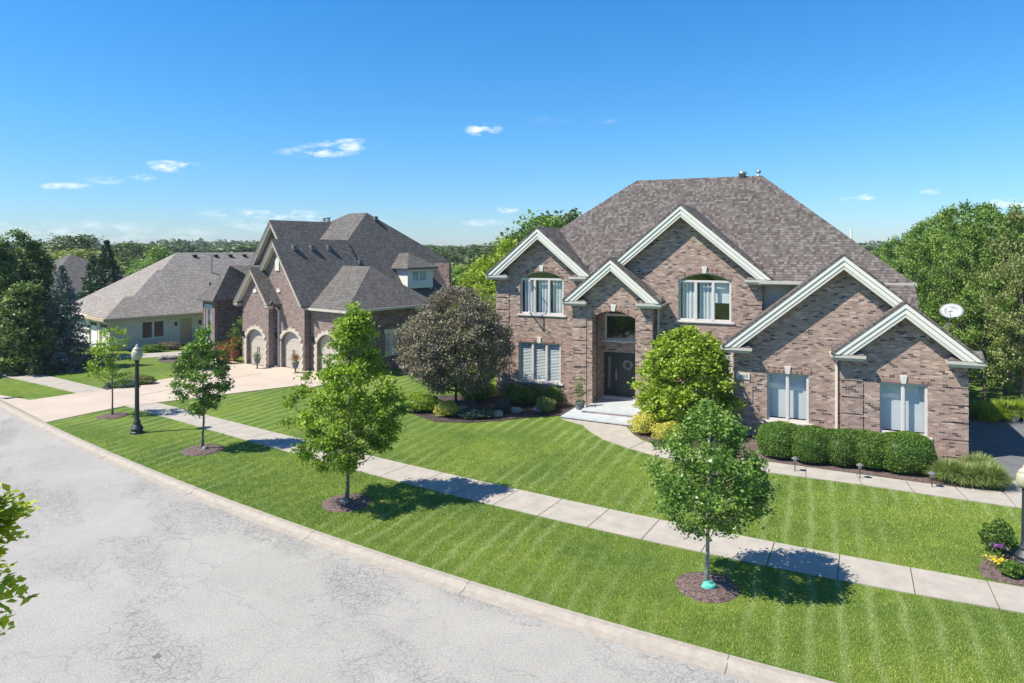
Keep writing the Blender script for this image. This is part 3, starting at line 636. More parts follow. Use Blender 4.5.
def gable_roof(root,xc,h,ze,za,yf,yb,wally,mat,returns=(1,1),ret=1.0,gut=(1,1),trim=None,band=.44,gutback=None,down=None):
    """roof slabs yf..yb, white rake boards, soffit and eave returns; parts of a roof object"""
    trim=trim or M['trim']; p=(za-ze)/h
    mb=MB(); t=.10
    mb.prism([(xc-h-.05,ze+.0-.05*p+.03),(xc,za+.03),(xc+h+.05,ze-.05*p+.03),(xc+h+.05,ze-.05*p+.03+t),(xc,za+.03+t),(xc-h-.05,ze-.05*p+.03+t)],yf-.045,yb)
    rf=mb.build('roof',mat,root)
    mb=MB(); mb.prism(chevron(xc,h,ze+.02,za+.02,band*.36),yf-.03,yf+.05); mb.prism(chevron(xc,h,ze+.02,za+.02,band*.40,band*.36+.02),yf,yf+.05)
    mb.build('rake_board',trim,rf)
    mb=MB(); mb.prism(chevron(xc,h,ze+.02,za+.02,band*.30,band*.76+.025),yf+.02,yf+.06); mb.build('frieze_board',M['soffit'],rf)
    mb=MB(); mb.prism(chevron(xc,h-.03,ze+.0,za-.03,.03,.12),yf+.05,wally-.005); mb.build('soffit',M['soffit'],rf)
    for s,on in ((-1,returns[0]),(1,returns[1])):
        if not on: continue
        mb=MB(); e=xc+s*(h+.10); i=xc+s*(h-ret-.05); a,b=min(e,i),max(e,i)
        # ogee profile: narrower at the bottom
        prof=[(0,0),(.0,-.10),(.05,-.15),(.07,-.21),(wally-yf-.002,-.21),(wally-yf-.002,0)]
        vs=[(a+(.06 if k in(2,) else .08 if k in (3,4) else 0)*(1 if s<0 else 1),yf+q[0],ze+q[1]) for k,q in enumerate(prof)]+[(b-(.06 if k in(2,) else .08 if k in (3,4) else 0),yf+q[0],ze+q[1]) for k,q in enumerate(prof)]
        mb.add(vs,[(0,1,2,3,4,5),(11,10,9,8,7,6)]+[(k,(k+1)%6,6+(k+1)%6,6+k) for k in range(6)])
        mb.build('eave_return',M['gutter'] if trim is M['trim'] else trim,rf)
        mb=MB(); zi=ze+.004; x0,x1=a+.03,b-.03; dy=wally-yf-.006
        xi=x1-.34 if s<0 else x0+.34; xo=x0+.02 if s<0 else x1-.02
        mb.add([(x0,yf+.03,zi),(x1,yf+.03,zi),(x1,yf+dy,zi),(x0,yf+dy,zi),(xi,yf+dy,zi+.34),(xo,yf+dy,zi+.34)],[(0,1,4,5) if s<0 else (0,1,5,4)[:4],(1,2,4),(0,3,5)] if s<0 else [(0,1,5,4),(0,3,4),(1,2,5)])
        mb.build('return_cap',mat,rf)
    for s,on in ((-1,gut[0]),(1,gut[1])):
        if not on: continue
        e=xc+s*(h+.02); o=xc+s*(h+.14); mb=MB(); yb2=gutback or yb
        mb.add([(e,yf+.06,ze-.12),(o-s*.03,yf+.06,ze-.12),(o,yf+.06,ze-.0),(e,yf+.06,ze-.0),(e,yb2,ze-.12),(o-s*.03,yb2,ze-.12),(o,yb2,ze),(e,yb2,ze)],[(0,1,2,3),(7,6,5,4),(0,1,5,4),(1,2,6,5),(2,3,7,6),(3,0,4,7)])
        mb.box(min(e,e-s*.4),max(e,e-s*.4),wally+.01,yb2,ze-.13,ze-.11)
        mb.build('gutter',M['gutter'],rf)
    return rf
def roofmesh(root,verts,faces,mat,t=.10,name='roof'):
    """thick roof surface: top faces given, lowered copy underneath"""
    mb=MB(); n=len(verts); vs=list(verts)+[(a,b,c-t) for a,b,c in verts]
    ec={}
    for f in faces:
        for i in range(len(f)):
            e=(f[i],f[(i+1)%len(f)]); ec[e]=1
    fs=[tuple(f) for f in faces]+[tuple(n+i for i in reversed(f)) for f in faces]
    for (a,b) in ec:
        if (b,a) not in ec: fs.append((a,b,n+b,n+a))
    mb.add(vs,fs); return mb.build(name,mat,root)
def downspout(root,x,y,z0,z1,mat=None):
    mb=MB(); mb.box(x-.04,x+.04,y-.075,y-.004,z0+.12,z1-.25); mb.add([(x-.04,y-.075,z1-.25),(x+.04,y-.075,z1-.25),(x+.04,y-.004,z1-.25),(x-.04,y-.004,z1-.25),(x-.04,y-.30,z1),(x+.04,y-.30,z1),(x+.04,y-.22,z1),(x-.04,y-.22,z1)],[(0,1,5,4),(1,2,6,5),(2,3,7,6),(3,0,4,7)])
    mb.box(x-.04,x+.04,y-.3,y-.075,z0+.04,z0+.12); mb.build('downspout',mat or M['trim'],root)
def quoins(root,Mx,u0,u1,z0,z1,mat,step=.60,gap=.07):
    mb=MB(Mx); z=z0
    while z<z1-.2: mb.box(u0,u1,-.03,.01,z,min(z+step-gap,z1)); z+=step
    mb.build('quoin',mat,root)
# ---------------- main house ----------------
mh=empty('brick_house',P0,-TH1,'two storey pink brick house with white trimmed gables and a brown shingle roof','house')
B=M['brick']; SH=M['shingle']
gxc,gh,gze,gza=-1.9,2.27,3.45,5.35      # small garage gable
Gxc,Gh,Gze,Gza=-3.82,4.22,3.45,6.99      # large garage gable
pG=(Gza-Gze)/Gh; pg=(gza-gze)/gh
# walls (one mesh of brick)
mb=MB()
def gz(x,xc,ze,za,h): return za-(za-ze)/h*abs(x-xc)-.06
mb.wall([(-3.9,0),(0,0),(0,gz(0,gxc,gze,gza,gh)),(gxc,gza-.06),(-3.9,gz(-3.9,gxc,gze,gza,gh))],[hole(-2.66,-1.18,.68,2.52)],0,.2)
mb.wall([(-7.69,0),(-3.9,0),(-.2,0),(-.2,gz(-.2,Gxc,Gze,Gza,Gh)),(Gxc,Gza-.06),(-7.69,gz(-7.69,Gxc,Gze,Gza,Gh))],[hole(-6.47,-5.0,.68,2.52),hole(-3.0,-.85,.3,2.7)],.35,.55)
mb.box(-3.9,-3.7,.2,.351,0,3.3); 
mb.box(-.2,0,.2,11,0,3.5); mb.box(-7.69,-7.49,.55,2.81,0,3.5)
# upper walls
cxc,ch,cze,cza=-10.12,3.7,5.97,9.12
lxc,lh,lze,lza=-16.8,2.62,5.97,8.2
wy=2.8; cyf=wy-.45
mb.wall([(-13.6,4.7),(-12.05,4.7),(-12.05,0),(-6.82,0),(-6.82,gz(-6.82,cxc,cze,cza,ch)),(cxc,cza-.06),(-13.6,gz(-13.6,cxc,cze,cza,ch))],
        [hole(-10.28,-8.05,4.12,5.86,.36),hole(-9.75,-8.0,.85,3.1)],wy,wy+.2)
mb.wall([(-19.12,0),(-14.03,0),(-14.03,4.7),(-13.6,4.7),(-13.6,gz(-13.9,lxc,lze,lza,lh)),(-14.3,gz(-14.3,lxc,lze,lza,lh)),(lxc,lza-.06),(-19.12,gz(-19.12,lxc,lze,lza,lh))],
        [hole(-17.86,-15.64,4.12,5.82,.38),hole(-17.95,-15.78,.88,2.76)],wy,wy+.2)
mb.box(-7.02,-6.82,wy+.2,wy+.9,0,6.0)
mb.box(-19.12,-18.92,wy+.2,14,0,5.95); mb.box(-19.1,-1.6,13.8,14,0,5.95); mb.box(-1.8,-1.6,3.6,13.8,3.2,5.9)
mb.box(-1.6,0,10.8,11,0,3.5)
# portico
py=2.15; pxc,ph_,pze,pza=-13.08,2.18,4.88,6.76
mb.wall([(-14.95,0),(-14.03,0),(-14.03,4.15)]+[ (a,b) for a,b in reversed(arcpts(-14.03,-12.05,4.15,.33)) ][1:-1]+[(-12.05,4.15),(-12.05,0),(-11.3,0),(-11.3,gz(-11.3,pxc,pze,pza,ph_)),(pxc,pza-.06),(-14.95,gz(-14.95,pxc,pze,pza,ph_))],[],py,py+.35)
mb.box(-14.95,-14.75,py+.35,wy+.005,0,4.9); mb.box(-11.5,-11.3,py+.35,wy+.005,0,4.9)
mb.box(-14.6,-14.03,py+.35,3.9,0,5.2); mb.box(-12.05,-11.5,py+.35,3.9,0,5.2)
iw=3.9
mb.wall([(-14.03,0),(-12.05,0),(-12.05,5.1),(-14.03,5.1)],[hole(-13.98,-12.1,.28,2.36),hole(-13.95,-12.14,2.93,4.15,.33)],iw,iw+.2)
mb.build('wall',B,mh)
mb=MB(); mb.box(-14.03,-12.05,py+.35,iw,4.62,4.66); mb.build('porch_ceiling',M['soffit'],mh)
# siding recess between the central gable and the garage roof
mb=MB(); mb.wall([(-6.82,3.4),(-1.6,3.4),(-1.6,5.9),(-6.82,5.9)],[hole(-6.35,-5.2,4.3,5.0)],3.5,3.6); 
for k in range(17): mb.box(-6.81,-6.36 if 4.3-.1<3.5+.14*k<5.0 else -1.62,3.488,3.5,3.5+.14*k,3.5+.14*k+.012)
mb.build('siding',M['siding'],mh)
window(mh,front(3.5),-6.35,-5.2,4.3,5.0,1,inside='none',key=False,lintel=False,sill=False)
# windows
window(mh,front(0),-2.66,-1.18,.68,2.52,2)
window(mh,front(.35),-6.47,-5.0,.68,2.52,2)
window(mh,front(wy),-10.28,-8.05,4.12,5.86,3,arch=.36,inside='curtain',half=True)
wl=window(mh,front(wy),-17.86,-15.64,4.12,5.82,3,arch=.38,inside='curtain',half=False)
window(mh,front(wy),-17.95,-15.78,.88,2.76,3,inside='slats')
window(mh,front(wy),-9.75,-8.0,.85,3.1,2,inside='slats',key=False)
# open casement sash of the upper left window
mb=MB(); x0=-17.42; 
ang=R(62); ca,sa=math.cos(ang),math.sin(ang)
Ms=Matrix.Translation((x0,wy+.05,0))@Matrix.Rotation(-ang,4,'Z')
mb.M=Ms
mb.box(0,.05,-.02,.02,4.2,5.75); mb.box(.55,.60,-.02,.02,4.2,5.75); mb.box(.05,.55,-.02,.02,4.2,4.25); mb.box(.05,.55,-.02,.02,5.70,5.75)
sash=mb.build('open_sash',M['wframe'],wl)
mb=MB(Ms); mb.box(.05,.55,-.003,.003,4.25,5.70); mb.build('open_sash_pane',M['glass'],wl)
# transom over door, and entry door
window(mh,front(iw),-13.95,-12.14,2.93,4.15,1,arch=.33,inside='none',sill=True,key=False,lintel=False)
mb=MB(front(iw)); mb.box(-13.98,-13.90,.02,.14,.28,2.36); mb.box(-12.18,-12.1,.02,.14,.28,2.36); mb.box(-13.90,-12.18,.02,.14,2.27,2.36); mb.box(-13.56,-13.48,.02,.14,.28,2.27)
df=mb.build('door_frame',M['door'],mh)
mb=MB(front(iw)); mb.box(-13.48,-12.18,.07,.12,.30,2.27)
dl=mb.build('door',M['door'],mh)
mb=MB(front(iw))
for a,b in ((-13.36,-12.90),(-12.78,-12.30)):
    for c,d in ((.42,.85),(.98,2.12)):
        mb.box(a,b,.055,.07,c,c+.03); mb.box(a,b,.055,.07,d-.03,d); mb.box(a,a+.03,.055,.07,c+.03,d-.03); mb.box(b-.03,b,.055,.07,c+.03,d-.03)
mb.build('panel_moulding',M['door'],dl)
mb=MB(front(iw)); mb.tube([(-13.40,.03,1.12),(-13.40,-.03,1.16),(-13.40,-.03,1.36),(-13.40,.03,1.40)],.014,6); mb.box(-13.43,-13.37,.05,.07,1.05,1.45); mb.lathe([(.03,0),(.03,.05)],(-13.40,.06,1.52),8); mb.build('handle',M['metal'],dl)
mb=MB(front(iw)); mb.box(-13.90,-13.56,.09,.10,.28,2.27); sl=mb.build('sidelight',M['door'],mh)
mb=MB(front(iw)); mb.box(-13.80,-13.66,.075,.082,.62,2.15); mb.build('sidelight_pane',M['pot'],sl)
mb=MB(front(iw)); mb.box(-14.0,-12.08,.16,.18,.28,2.36); mb.build('door_back',M['door'],mh)
# portico arch trim and keystone, quoins
mb=MB(front(py)); o=arcpts(-14.03,-12.05,4.15,.33); o2=arcpts(-14.1,-11.98,4.36,.35); mb.prism([(-12.05,4.16)]+o[1:-1]+[(-14.03,4.16),(-14.1,4.36)]+list(reversed(o2[1:-1]))+[(-11.98,4.36)],-.014,.05); mb.build('arch_brick',M['brick_solid'],mh)
mb=MB(front(py)); mb.prism([(-13.11,4.46),(-12.97,4.46),(-12.91,4.78),(-13.17,4.78)],-.05,.02); mb.build('keystone',M['stone'],mh,bevel=.006)
for (yy,a,b,t) in ((0,-.78,.022,3.2),(0,-3.92,-3.2,3.2),(.35,-7.71,-7.0,2.05),(wy,-19.14,-18.45,5.6),(py,-14.97,-14.3,4.6),(py,-11.85,-11.28,4.6),(wy,-7.5,-6.80,5.6)):
    quoins(mh,front(yy),a,b,(.1 if (yy,t)!=(wy,5.6) or a<-15 else 4.3),t,B)
mb=MB(front(.35)); mb.box(-7.62,-7.1,-.035,.01,2.18,2.42); hn=mb.build('house_number',M['stone'],mh)
mb=MB(front(.35))    # digits 1 2 6 5 as raised strokes
SEG={'1':'bc','2':'abged','6':'afgedc','5':'afgcd'}
for k,dg in enumerate('1265'):
    x=-7.54+k*.1; w_,h_=.05,.11; z=2.245; s={'a':(0,h_,w_,h_),'b':(w_,h_/2,w_,h_),'c':(w_,0,w_,h_/2),'d':(0,0,w_,0),'e':(0,0,0,h_/2),'f':(0,h_/2,0,h_),'g':(0,h_/2,w_,h_/2)}
    for q in SEG[dg]: a,b,c,d=s[q]; mb.box(x+a-.007,x+c+.007,-.042,-.035,z+b-.007,z+d+.007)
mb.build('digits',M['pot'],hn)
downspout(mh,-4.06,.35,0,3.3); downspout(mh,-11.15,wy,0,4.75); downspout(mh,-6.7,3.5,4.2,5.8,M['trim'])
# main roof
ze=5.95; yF=wy-.45; xl=-19.52; xr=-1.32; run=6.05; pm=.82; yB=yF+2*run; za=ze+pm*run
zc=3.6
wb=wy+.22; dz=pm*(wb-yF); RL=(xl+run,yF+run,za); RR=(xr-run+.2,yF+run,za)
mb=MB(); t_=.1
fr_=[(xl+wb-yF,wb,ze+dz),(-14.4,wb,ze+dz),(-14.4,yF,ze),(-13.6,yF,ze),(-13.6,wb,ze+dz),(-6.75,wb,ze+dz),(-6.75,yF,ze),(xr,yF,ze),RR,RL]
tri=tessellate_polygon([[Vector((p[0],p[1],0)) for p in fr_]]); n_=len(fr_)
mb.add(fr_+[(p[0],p[1],p[2]-t_) for p in fr_],[tuple(t) for t in tri]+[tuple(n_+i for i in reversed(t)) for t in tri]+[(i,(i+1)%n_,n_+(i+1)%n_,n_+i) for i in range(7)])
sd_=[(xr,yF,ze),(xr,yB,ze),(xl,yB,ze),(xl,wb,ze),(xl+wb-yF,wb,ze+dz),RL,RR]
mb.add(sd_+[(p[0],p[1],p[2]-t_) for p in sd_],[(0,1,6),(1,2,5,6),(2,3,4,5),(13,8,7),(13,12,9,8),(12,11,10,9),(0,1,8,7),(1,2,9,8),(2,3,10,9),(3,4,11,10)])
mb.build('roof',SH,mh)
mb=MB(); mb.box(-6.9,xr,yF-.10,yF+.02,ze-.13,ze+.0); mb.box(-6.9,xr,yF+.02,3.5,ze-.16,ze-.12); mb.box(xr-.02,xr+.1,yF,yB,ze-.12,ze+.0); mb.build('gutter',M['gutter'],mh)
# lower slope over the back of the garage
xs0,xs1=-4.2,xr+.02; yl=yF-1.9
roofmesh(mh,[(xs0,yF,ze+.005),(xs1,yF,ze+.005),(xs1,yl,ze-pm*1.9),(xs0,yl,ze-pm*1.9)],[(0,3,2,1)],SH)
gable_roof(mh,Gxc,Gh,Gze,Gza,-.1,11.3,.35,SH,returns=(1,0),gut=(1,1))
gable_roof(mh,gxc,gh,gze,gza,-.45,3.2,0,SH,returns=(1,1),gut=(1,0))
gable_roof(mh,cxc,ch,cze,cza,cyf,cyf+4.6,wy,SH,returns=(0,1),gut=(1,1),gutback=3.2)
gable_roof(mh,lxc,lh,lze,lza,cyf,cyf+3.4,wy,SH,returns=(1,1),gut=(1,1),gutback=3.2)
gable_roof(mh,pxc,ph_,pze,pza,py-.4,wy,py,SH,returns=(1,1),gut=(1,1),gutback=wy)
# roof vents
mb=MB(); mb.lathe([(.16,-.3),(.16,.05),(.21,.06),(.21,.17),(.15,.21),(.05,.22)],(-8.1,yF+run,za+.02),12); mb.build('roof_vent',M['metal'],mh,smooth=True)
mb=MB(); mb.lathe([(.05,-.3),(.05,.10)],(-7.35,yF+run,za+.02),10); mb.lathe([(.08,0),(.12,.08),(.07,.15)],(-7.32,yF+run,za+.12),10); mb.build('roof_vent',M['metal'],mh,smooth=True)
mb=MB(); mb.lathe([(.045,-.9),(.045,-.12)],(-3.25,yF+run-1.3,8.3),10); mb.build('vent_pipe',M['white'],mh)
for x,yv in ((-4.75,3.0),): mb=MB(); mb.box(x-.05,x+.1,yv-.42,yv-.2,5.72,5.85); mb.build('eave_light',M['white'],mh)
# stoop
def stoop(pts,z0,z1,nm='step'):
    mb=MB(); mb.slab(pts,z0,z1-.045); mb.build(nm,M['brick'],mh)
    c=(sum(p[0] for p in pts)/len(pts),sum(p[1] for p in pts)/len(pts)); mb=MB(); mb.slab([(c[0]+(p[0]-c[0])*1.015,c[1]+(p[1]-c[1])*1.02) for p in pts],z1-.045,z1); mb.build('step_slab',M['bluestone'],mh)
stoop([(-14.7,-.15),(-11.5,-.35),(-11.4,2.1),(-14.6,2.12)],0,.12,'step')
stoop([(-14.1,.8),(-11.6,.8),(-11.6,2.13),(-14.1,2.13)],.12,.24,'step')
mb=MB(); mb.box(-14.02,-12.06,2.14,iw,0,.24); mb.build('porch_floor',M['bluestone'],mh)
mb=MB(); mb.box(-14.0,-12.08,iw-.4,iw,.24,.29); mb.build('threshold',M['stone'],mh)
# satellite dish on garage roof
rt=empty('satellite_dish',H1(.22,5.2)+(3.45,),-TH1,'grey oval satellite dish on the right edge of the garage roof','satellite dish')
mb=MB(); Md=Matrix.Translation((.12,-.1,1.28))@Matrix.Rotation(R(-20),4,'Z')@Matrix.Rotation(R(62),4,'X')
n=24; vs=[(0,0,-.07)];fs=[]
for j,rr in enumerate((.33,.66,1.0)):
    for k in range(n): a=2*math.pi*k/n; vs.append((.43*rr*math.cos(a),.33*rr*math.sin(a),-.07*(1-rr*rr)))
for k in range(n): fs.append((0,1+k,1+(k+1)%n))
for j in range(2):
    for k in range(n): fs.append((1+j*n+k,1+(j+1)*n+k,1+(j+1)*n+(k+1)%n,1+j*n+(k+1)%n))
m0=len(vs); vs+=[(x,y,z-.02) for x,y,z in vs]; fs+=[tuple(m0+i for i in reversed(f)) for f in fs]+[(1+2*n+k,1+2*n+(k+1)%n,m0+1+2*n+(k+1)%n,m0+1+2*n+k) for k in range(n)]
mb.M=Md; mb.add(vs,fs); mb.build('reflector',M['dish'],rt,smooth=True)
mb=MB(Md); mb.box(-.10,-.02,-.02,.06,-.05,-.045); mb.box(.0,.04,.0,.03,-.05,-.045); mb.build('reflector_mark',M['black'],rt)
mb=MB(Md); mb.tube([(0,-.3,0),(0,-.12,.36)],.012,6); mb.box(-.05,.05,-.16,-.06,.33,.42); mb.build('feed_arm',M['metal'],rt)
mb=MB(); mb.tube([(0,0,-.1),(0,0,.45),(.08,-.02,1.2)],.03,8); mb.tube([(-.5,-.25,.33),(0,0,.72)],.015,6); mb.tube([(-.4,.35,.3),(0,0,.72)],.015,6); mb.box(-.1,.1,-.1,.1,-.1,-.0); mb.build('mast',M['metal'],rt)
# wreath
def wreath(loc,rz):
    rg=np.random.default_rng(5); n=420; a=rg.uniform(0,6.283,n); q=rg.normal(0,.028,n)+.19
    P=np.c_[q*np.cos(a),rg.normal(0,.018,n),q*np.sin(a)]; V,F,r=leaves(P,.055,rg,.1)
    me=fmesh('wreath',V,F,r,leaf_mat('wreath_leaves',[(0,(.30,.38,.30)),(.6,(.55,.6,.52)),(1,(.75,.75,.7))],.1)); o=bpy.data.objects.new('wreath',me); col.objects.link(o); o.location=loc; o.rotation_euler=(0,0,rz)
    tag(o,'pale green leaf wreath hanging on the dark front door','wreath')
q=H1(-12.83,iw+.035); wreath((q[0],q[1],1.78),-TH1)
# ---------------- neighbouring house ----------------
nh=empty('brick_house',O2,-TH2,'dark brick house with steep grey roof and three arched beige garage doors','house')
B2=M['brick2']; S2_=M['shingle2']
y1,y2,y3=-.9,-.3,.15
mb=MB()
a1=(-7.35,1.87,3.82,5.98); a2=(-5.9,3.0,3.82,7.72)
mb.wall([(-8.8,0),(-5.9,0),(-5.9,gz(-5.9,a1[0],a1[2],a1[3],a1[1])),(a1[0],a1[3]-.06),(-8.8,gz(-8.8,a1[0],a1[2],a1[3],a1[1]))],[hole(-8.3,-6.35,.02,1.72,.55)],y1,y1+.3)
mb.wall([(-8.7,0),(-3.12,0),(-3.12,gz(-3.12,a2[0],a2[2],a2[3],a2[1])),(a2[0],a2[3]-.06),(-8.7,gz(-8.7,a2[0],a2[2],a2[3],a2[1]))],[hole(-5.45,-3.5,.02,1.72,.55)],y2,y2+.3)
mb.wall([(-3.12,0),(.24,0),(.24,3.7),(-3.12,3.7)],[hole(-2.5,-.55,.02,1.72,.55)],y3,y3+.3)
mb.build('wall',B2,nh)
for q_ in ((-6.1,-5.9,y1+.3,y2,0,3.8),(-3.32,-3.12,y2+.3,y3,0,3.8),(-8.8,-8.6,y1+.3,6,0,3.8)): mb=MB(); mb.box(*q_); mb.build('side_wall',M['brick2_shade'],nh)
mb=MB(); Ms=side(.24); mb.M=Ms; mb.wall([(y3+.3,0),(6.6,0),(6.6,3.7),(y3+.3,3.7)],[hole(3.0,3.95,.9,2.2)],0,.2)
mb.M=Matrix.Identity(4); mb.box(.04,.24,y3+.01,y3+.3,0,3.7); mb.build('side_wall',M['brick2_shade'],nh); mb=MB()
mb.box(-3.4,-3.2,6.6,12.4,0,3.9); mb.box(-3.2,.24,6.4,6.6,0,3.7); mb.box(-5.35,-3.2,12.2,12.4,0,6.2); mb.box(-5.35,-5.15,12.4,13.6,0,6.2); mb.box(-13,-5.15,13.5,13.7,0,6.2)
mb.build('rear_wall',M['brick2_shade'],nh); mb=MB()  # darker brick here puts the roof shadow into the wall colour
# entry wing
mb.box(-12.4,-12.2,-.7,5.0,0,3.8); mb.box(-13.75,-13.6,-.9,5,0,3.8); mb.box(-12.2,-8.8,4.0,4.2,0,3.8)
mb.build('side_wall',M['brick2_shade'],nh)
mb=MB(); mb.wall([(-13.75,0),(-12.2,0),(-12.2,3.8),(-13.75,3.8)],[hole(-13.4,-12.6,1.0,3.3)],-.9,-.7); mb.build('front_wall',B2,nh)
window(nh,front(-.9),-13.4,-12.6,1.0,3.3,1,inside='curtain',key=False,lintel=M['stone'],mat=M['white'])
window(nh,side(-12.2),1.2,3.5,1.1,3.2,2,inside='slats',key=False,lintel=M['stone'],mat=M['white'])
window(nh,side(.24),3.0,3.95,.9,2.2,2,inside='slats',key=False,lintel=M['stone'])
for yy,a,b in ((y1,-8.3,-6.35),(y2,-5.45,-3.5),(y3,-2.5,-.55)):
    mb=MB(front(yy)); h=[(a,.03),(b,.03)]+arcpts(a,b,1.72,.55); mb.prism(h,.22,.27); gd=mb.build('garage_door',M['gdoor'],nh)
    mb=MB(front(yy))
    for z in (.55,1.1,1.65): mb.box(a+.02,b-.02,.205,.22,z,z+.02)
    for x in (a+.25,b-.25): mb.box(x-.2,x+.2,.195,.22,.5,.56); mb.box(x-.2,x+.2,.195,.22,1.6,1.66)
    mb.build('door_hinge',M['gdoor'],gd)
    mb=MB(front(yy)); c=(a+b)/2; mb.box(c-.1,c-.07,.19,.22,.8,1.15); mb.box(c+.07,c+.1,.19,.22,.8,1.15); mb.build('handle',M['black'],gd)
    mb=MB(front(yy)); n=13; o=arcpts(a,b,1.72,.55,n); 
    for k in range(n):
        p,q2=o[k],o[k+1]; c0=((a+b)/2,.9); 
        def ex(p,l): d=Vector((p[0]-c0[0],p[1]-c0[1])).normalized()*l; return (p[0]+d.x,p[1]+d.y)
        l=.25 if k%2==0 else .19; e1,e2=ex(q2,l),ex(p,l); mb.prism([p,q2,e1,e2],-.05,.02)
    mb.build('stone_arch',M['stone2'],nh)
    for x,sg in ((a,-1),(b,1)):
        mb=MB(front(yy)); z=.02;k=0
        while z<1.6: w_=.30 if k%2 else .22; mb.box(min(x,x+sg*w_),max(x,x+sg*w_),-.04,.02,z,z+.195); z+=.2;k+=1
        mb.build('stone_quoin',M['stone2'],nh)
    mb=MB(front(yy))
    for x in (a-.35,): mb.box(x-.06,x+.06,-.16,-.002,1.75,2.05); mb.build('wall_lantern',M['black'],nh)
for (xx,yy,zz) in ((-7.35,y1,4.6),(-5.75,y2,4.65)):
    mb=MB(front(yy)); mb.prism([(xx-.22,zz),(xx,zz-.1),(xx+.22,zz),(xx+.1,zz+.16),(xx-.1,zz+.16)],-.05,.0); mb.build('stone_ornament',M['stone'],nh)
mb=MB(front(y2)); mb.prism([(-6.05,5.9),(-5.65,5.9),(-5.65,6.5),(-5.85,6.75),(-6.05,6.5)],-.06,.0); mb.build('gable_vent',M['stone'],nh)
T2=plain('taupe_trim',(.40,.37,.32),.6)
gable_roof(nh,a1[0],a1[1],a1[2],a1[3],y1-.35,4.0,y1,S2_,returns=(1,1),ret=.3,gut=(1,0),trim=T2,band=.24)
gable_roof(nh,a2[0],a2[1],a2[2],a2[3],y2-.35,5.0,y2,S2_,returns=(0,0),gut=(0,0),trim=T2,band=.26)
gable_roof(nh,-10.3,3.3,4.95,9.08,2.0,8.0,2.4,S2_,returns=(0,0),gut=(0,0),trim=T2,band=.3)
mb=MB(); mb.prism([(-13.2,4.0),(-13.2,5.2),(-10.3,8.85),(-7.2,5.0),(-7.2,4.0)],2.4,2.6); mb.build('gable_wall',B2,nh)
ze2=3.8; zt=6.3; P_=(-7.58,8.15,9.87); Pl=(-9.65,8.15,9.87); sx=1.3; fp=.683; bp_=.61
def X_(z): return P_[0]+(P_[2]-z)/sx
def YF(z): return P_[1]-(P_[2]-z)/fp
def YB_(z): return P_[1]+(P_[2]-z)/bp_
V_=[Pl,P_,(X_(7.0),YF(7.0),7.0),(-14.5,YF(7.0),7.0),(X_(7.0),YF(7.0),7.0),(X_(ze2),YF(7.0),ze2),(X_(ze2),12.6,ze2),(X_(zt),12.6,zt),(X_(zt),YB_(zt),zt),(-14.5,YB_(zt),zt)]
roofmesh(nh,V_,[(0,3,2,1),(1,2,5,6,7,8),(0,1,8,9),(0,9,3)],S2_)
roofmesh(nh,[(.64,y3-.35,ze2),(.64,6.9,ze2),(-1.95,3.7,6.16),(-5.0,3.7,6.16),(-4.0,y3-.35,ze2),(-4.0,6.9,ze2)],[(0,1,2),(0,2,3,4),(1,5,3,2)],S2_)
mb=MB(); mb.box(-3.1,.64,y3-.43,y3-.33,ze2-.15,ze2-.02); mb.box(.62,.74,y3-.43,6.9,ze2-.15,ze2-.02); mb.box(.24,.62,y3-.33,6.9,ze2-.17,ze2-.13); mb.build('gutter',M['gutter'],nh)
mb=MB(); mb.box(X_(zt)-.1,X_(zt)+.08,12.6,YB_(zt),zt-.16,zt-.05); mb.build('gutter',M['gutter'],nh)
# entry wing roof
roofmesh(nh,[(-14.0,-1.2,3.85),(-11.85,-1.2,3.85),(-11.85,5,3.85),(-14.0,5,3.85),(-12.95,.6,6.1),(-12.95,5,6.1)],[(0,1,4),(1,2,5,4),(3,0,4,5)],S2_)
roofmesh(nh,[(-12.95,.6,6.1),(-12.95,5,6.1),(-8,5,6.1),(-8,3,6.1),(-11.85,2.2,3.85),(-8,2.2,3.85)],[(0,1,2,3),(0,3,5,4)],S2_)
# dormer
dx=-3.2; d0,d1=8.05,10.5
mb=MB(side(dx)); mb.wall([(d0,4.5),(d1,4.5),(d1,5.95),(d0,5.95)],[hole(8.5,9.9,4.95,5.75)],0,.15); mb.M=Matrix.Identity(4); mb.box(-5.4,dx-.15,d0,d0+.1,4.3,5.95); mb.box(-5.4,dx-.15,d1-.1,d1,4.3,5.95); dm=mb.build('dormer',M['siding'],nh)
window(nh,side(dx),8.5,9.9,4.95,5.75,2,inside='slats',key=False,sill=False,lintel=False,mat=M['white'])
roofmesh(nh,[(dx+.3,d0-.3,5.95),(dx+.3,d1+.3,5.95),(-6.2,d1+.3,5.95),(-6.2,d0-.3,5.95),(dx-1.2,9.27,6.95),(-6.2,9.27,6.95)],[(0,1,4),(1,2,5,4),(3,0,4,5)],S2_,name='dormer_roof')
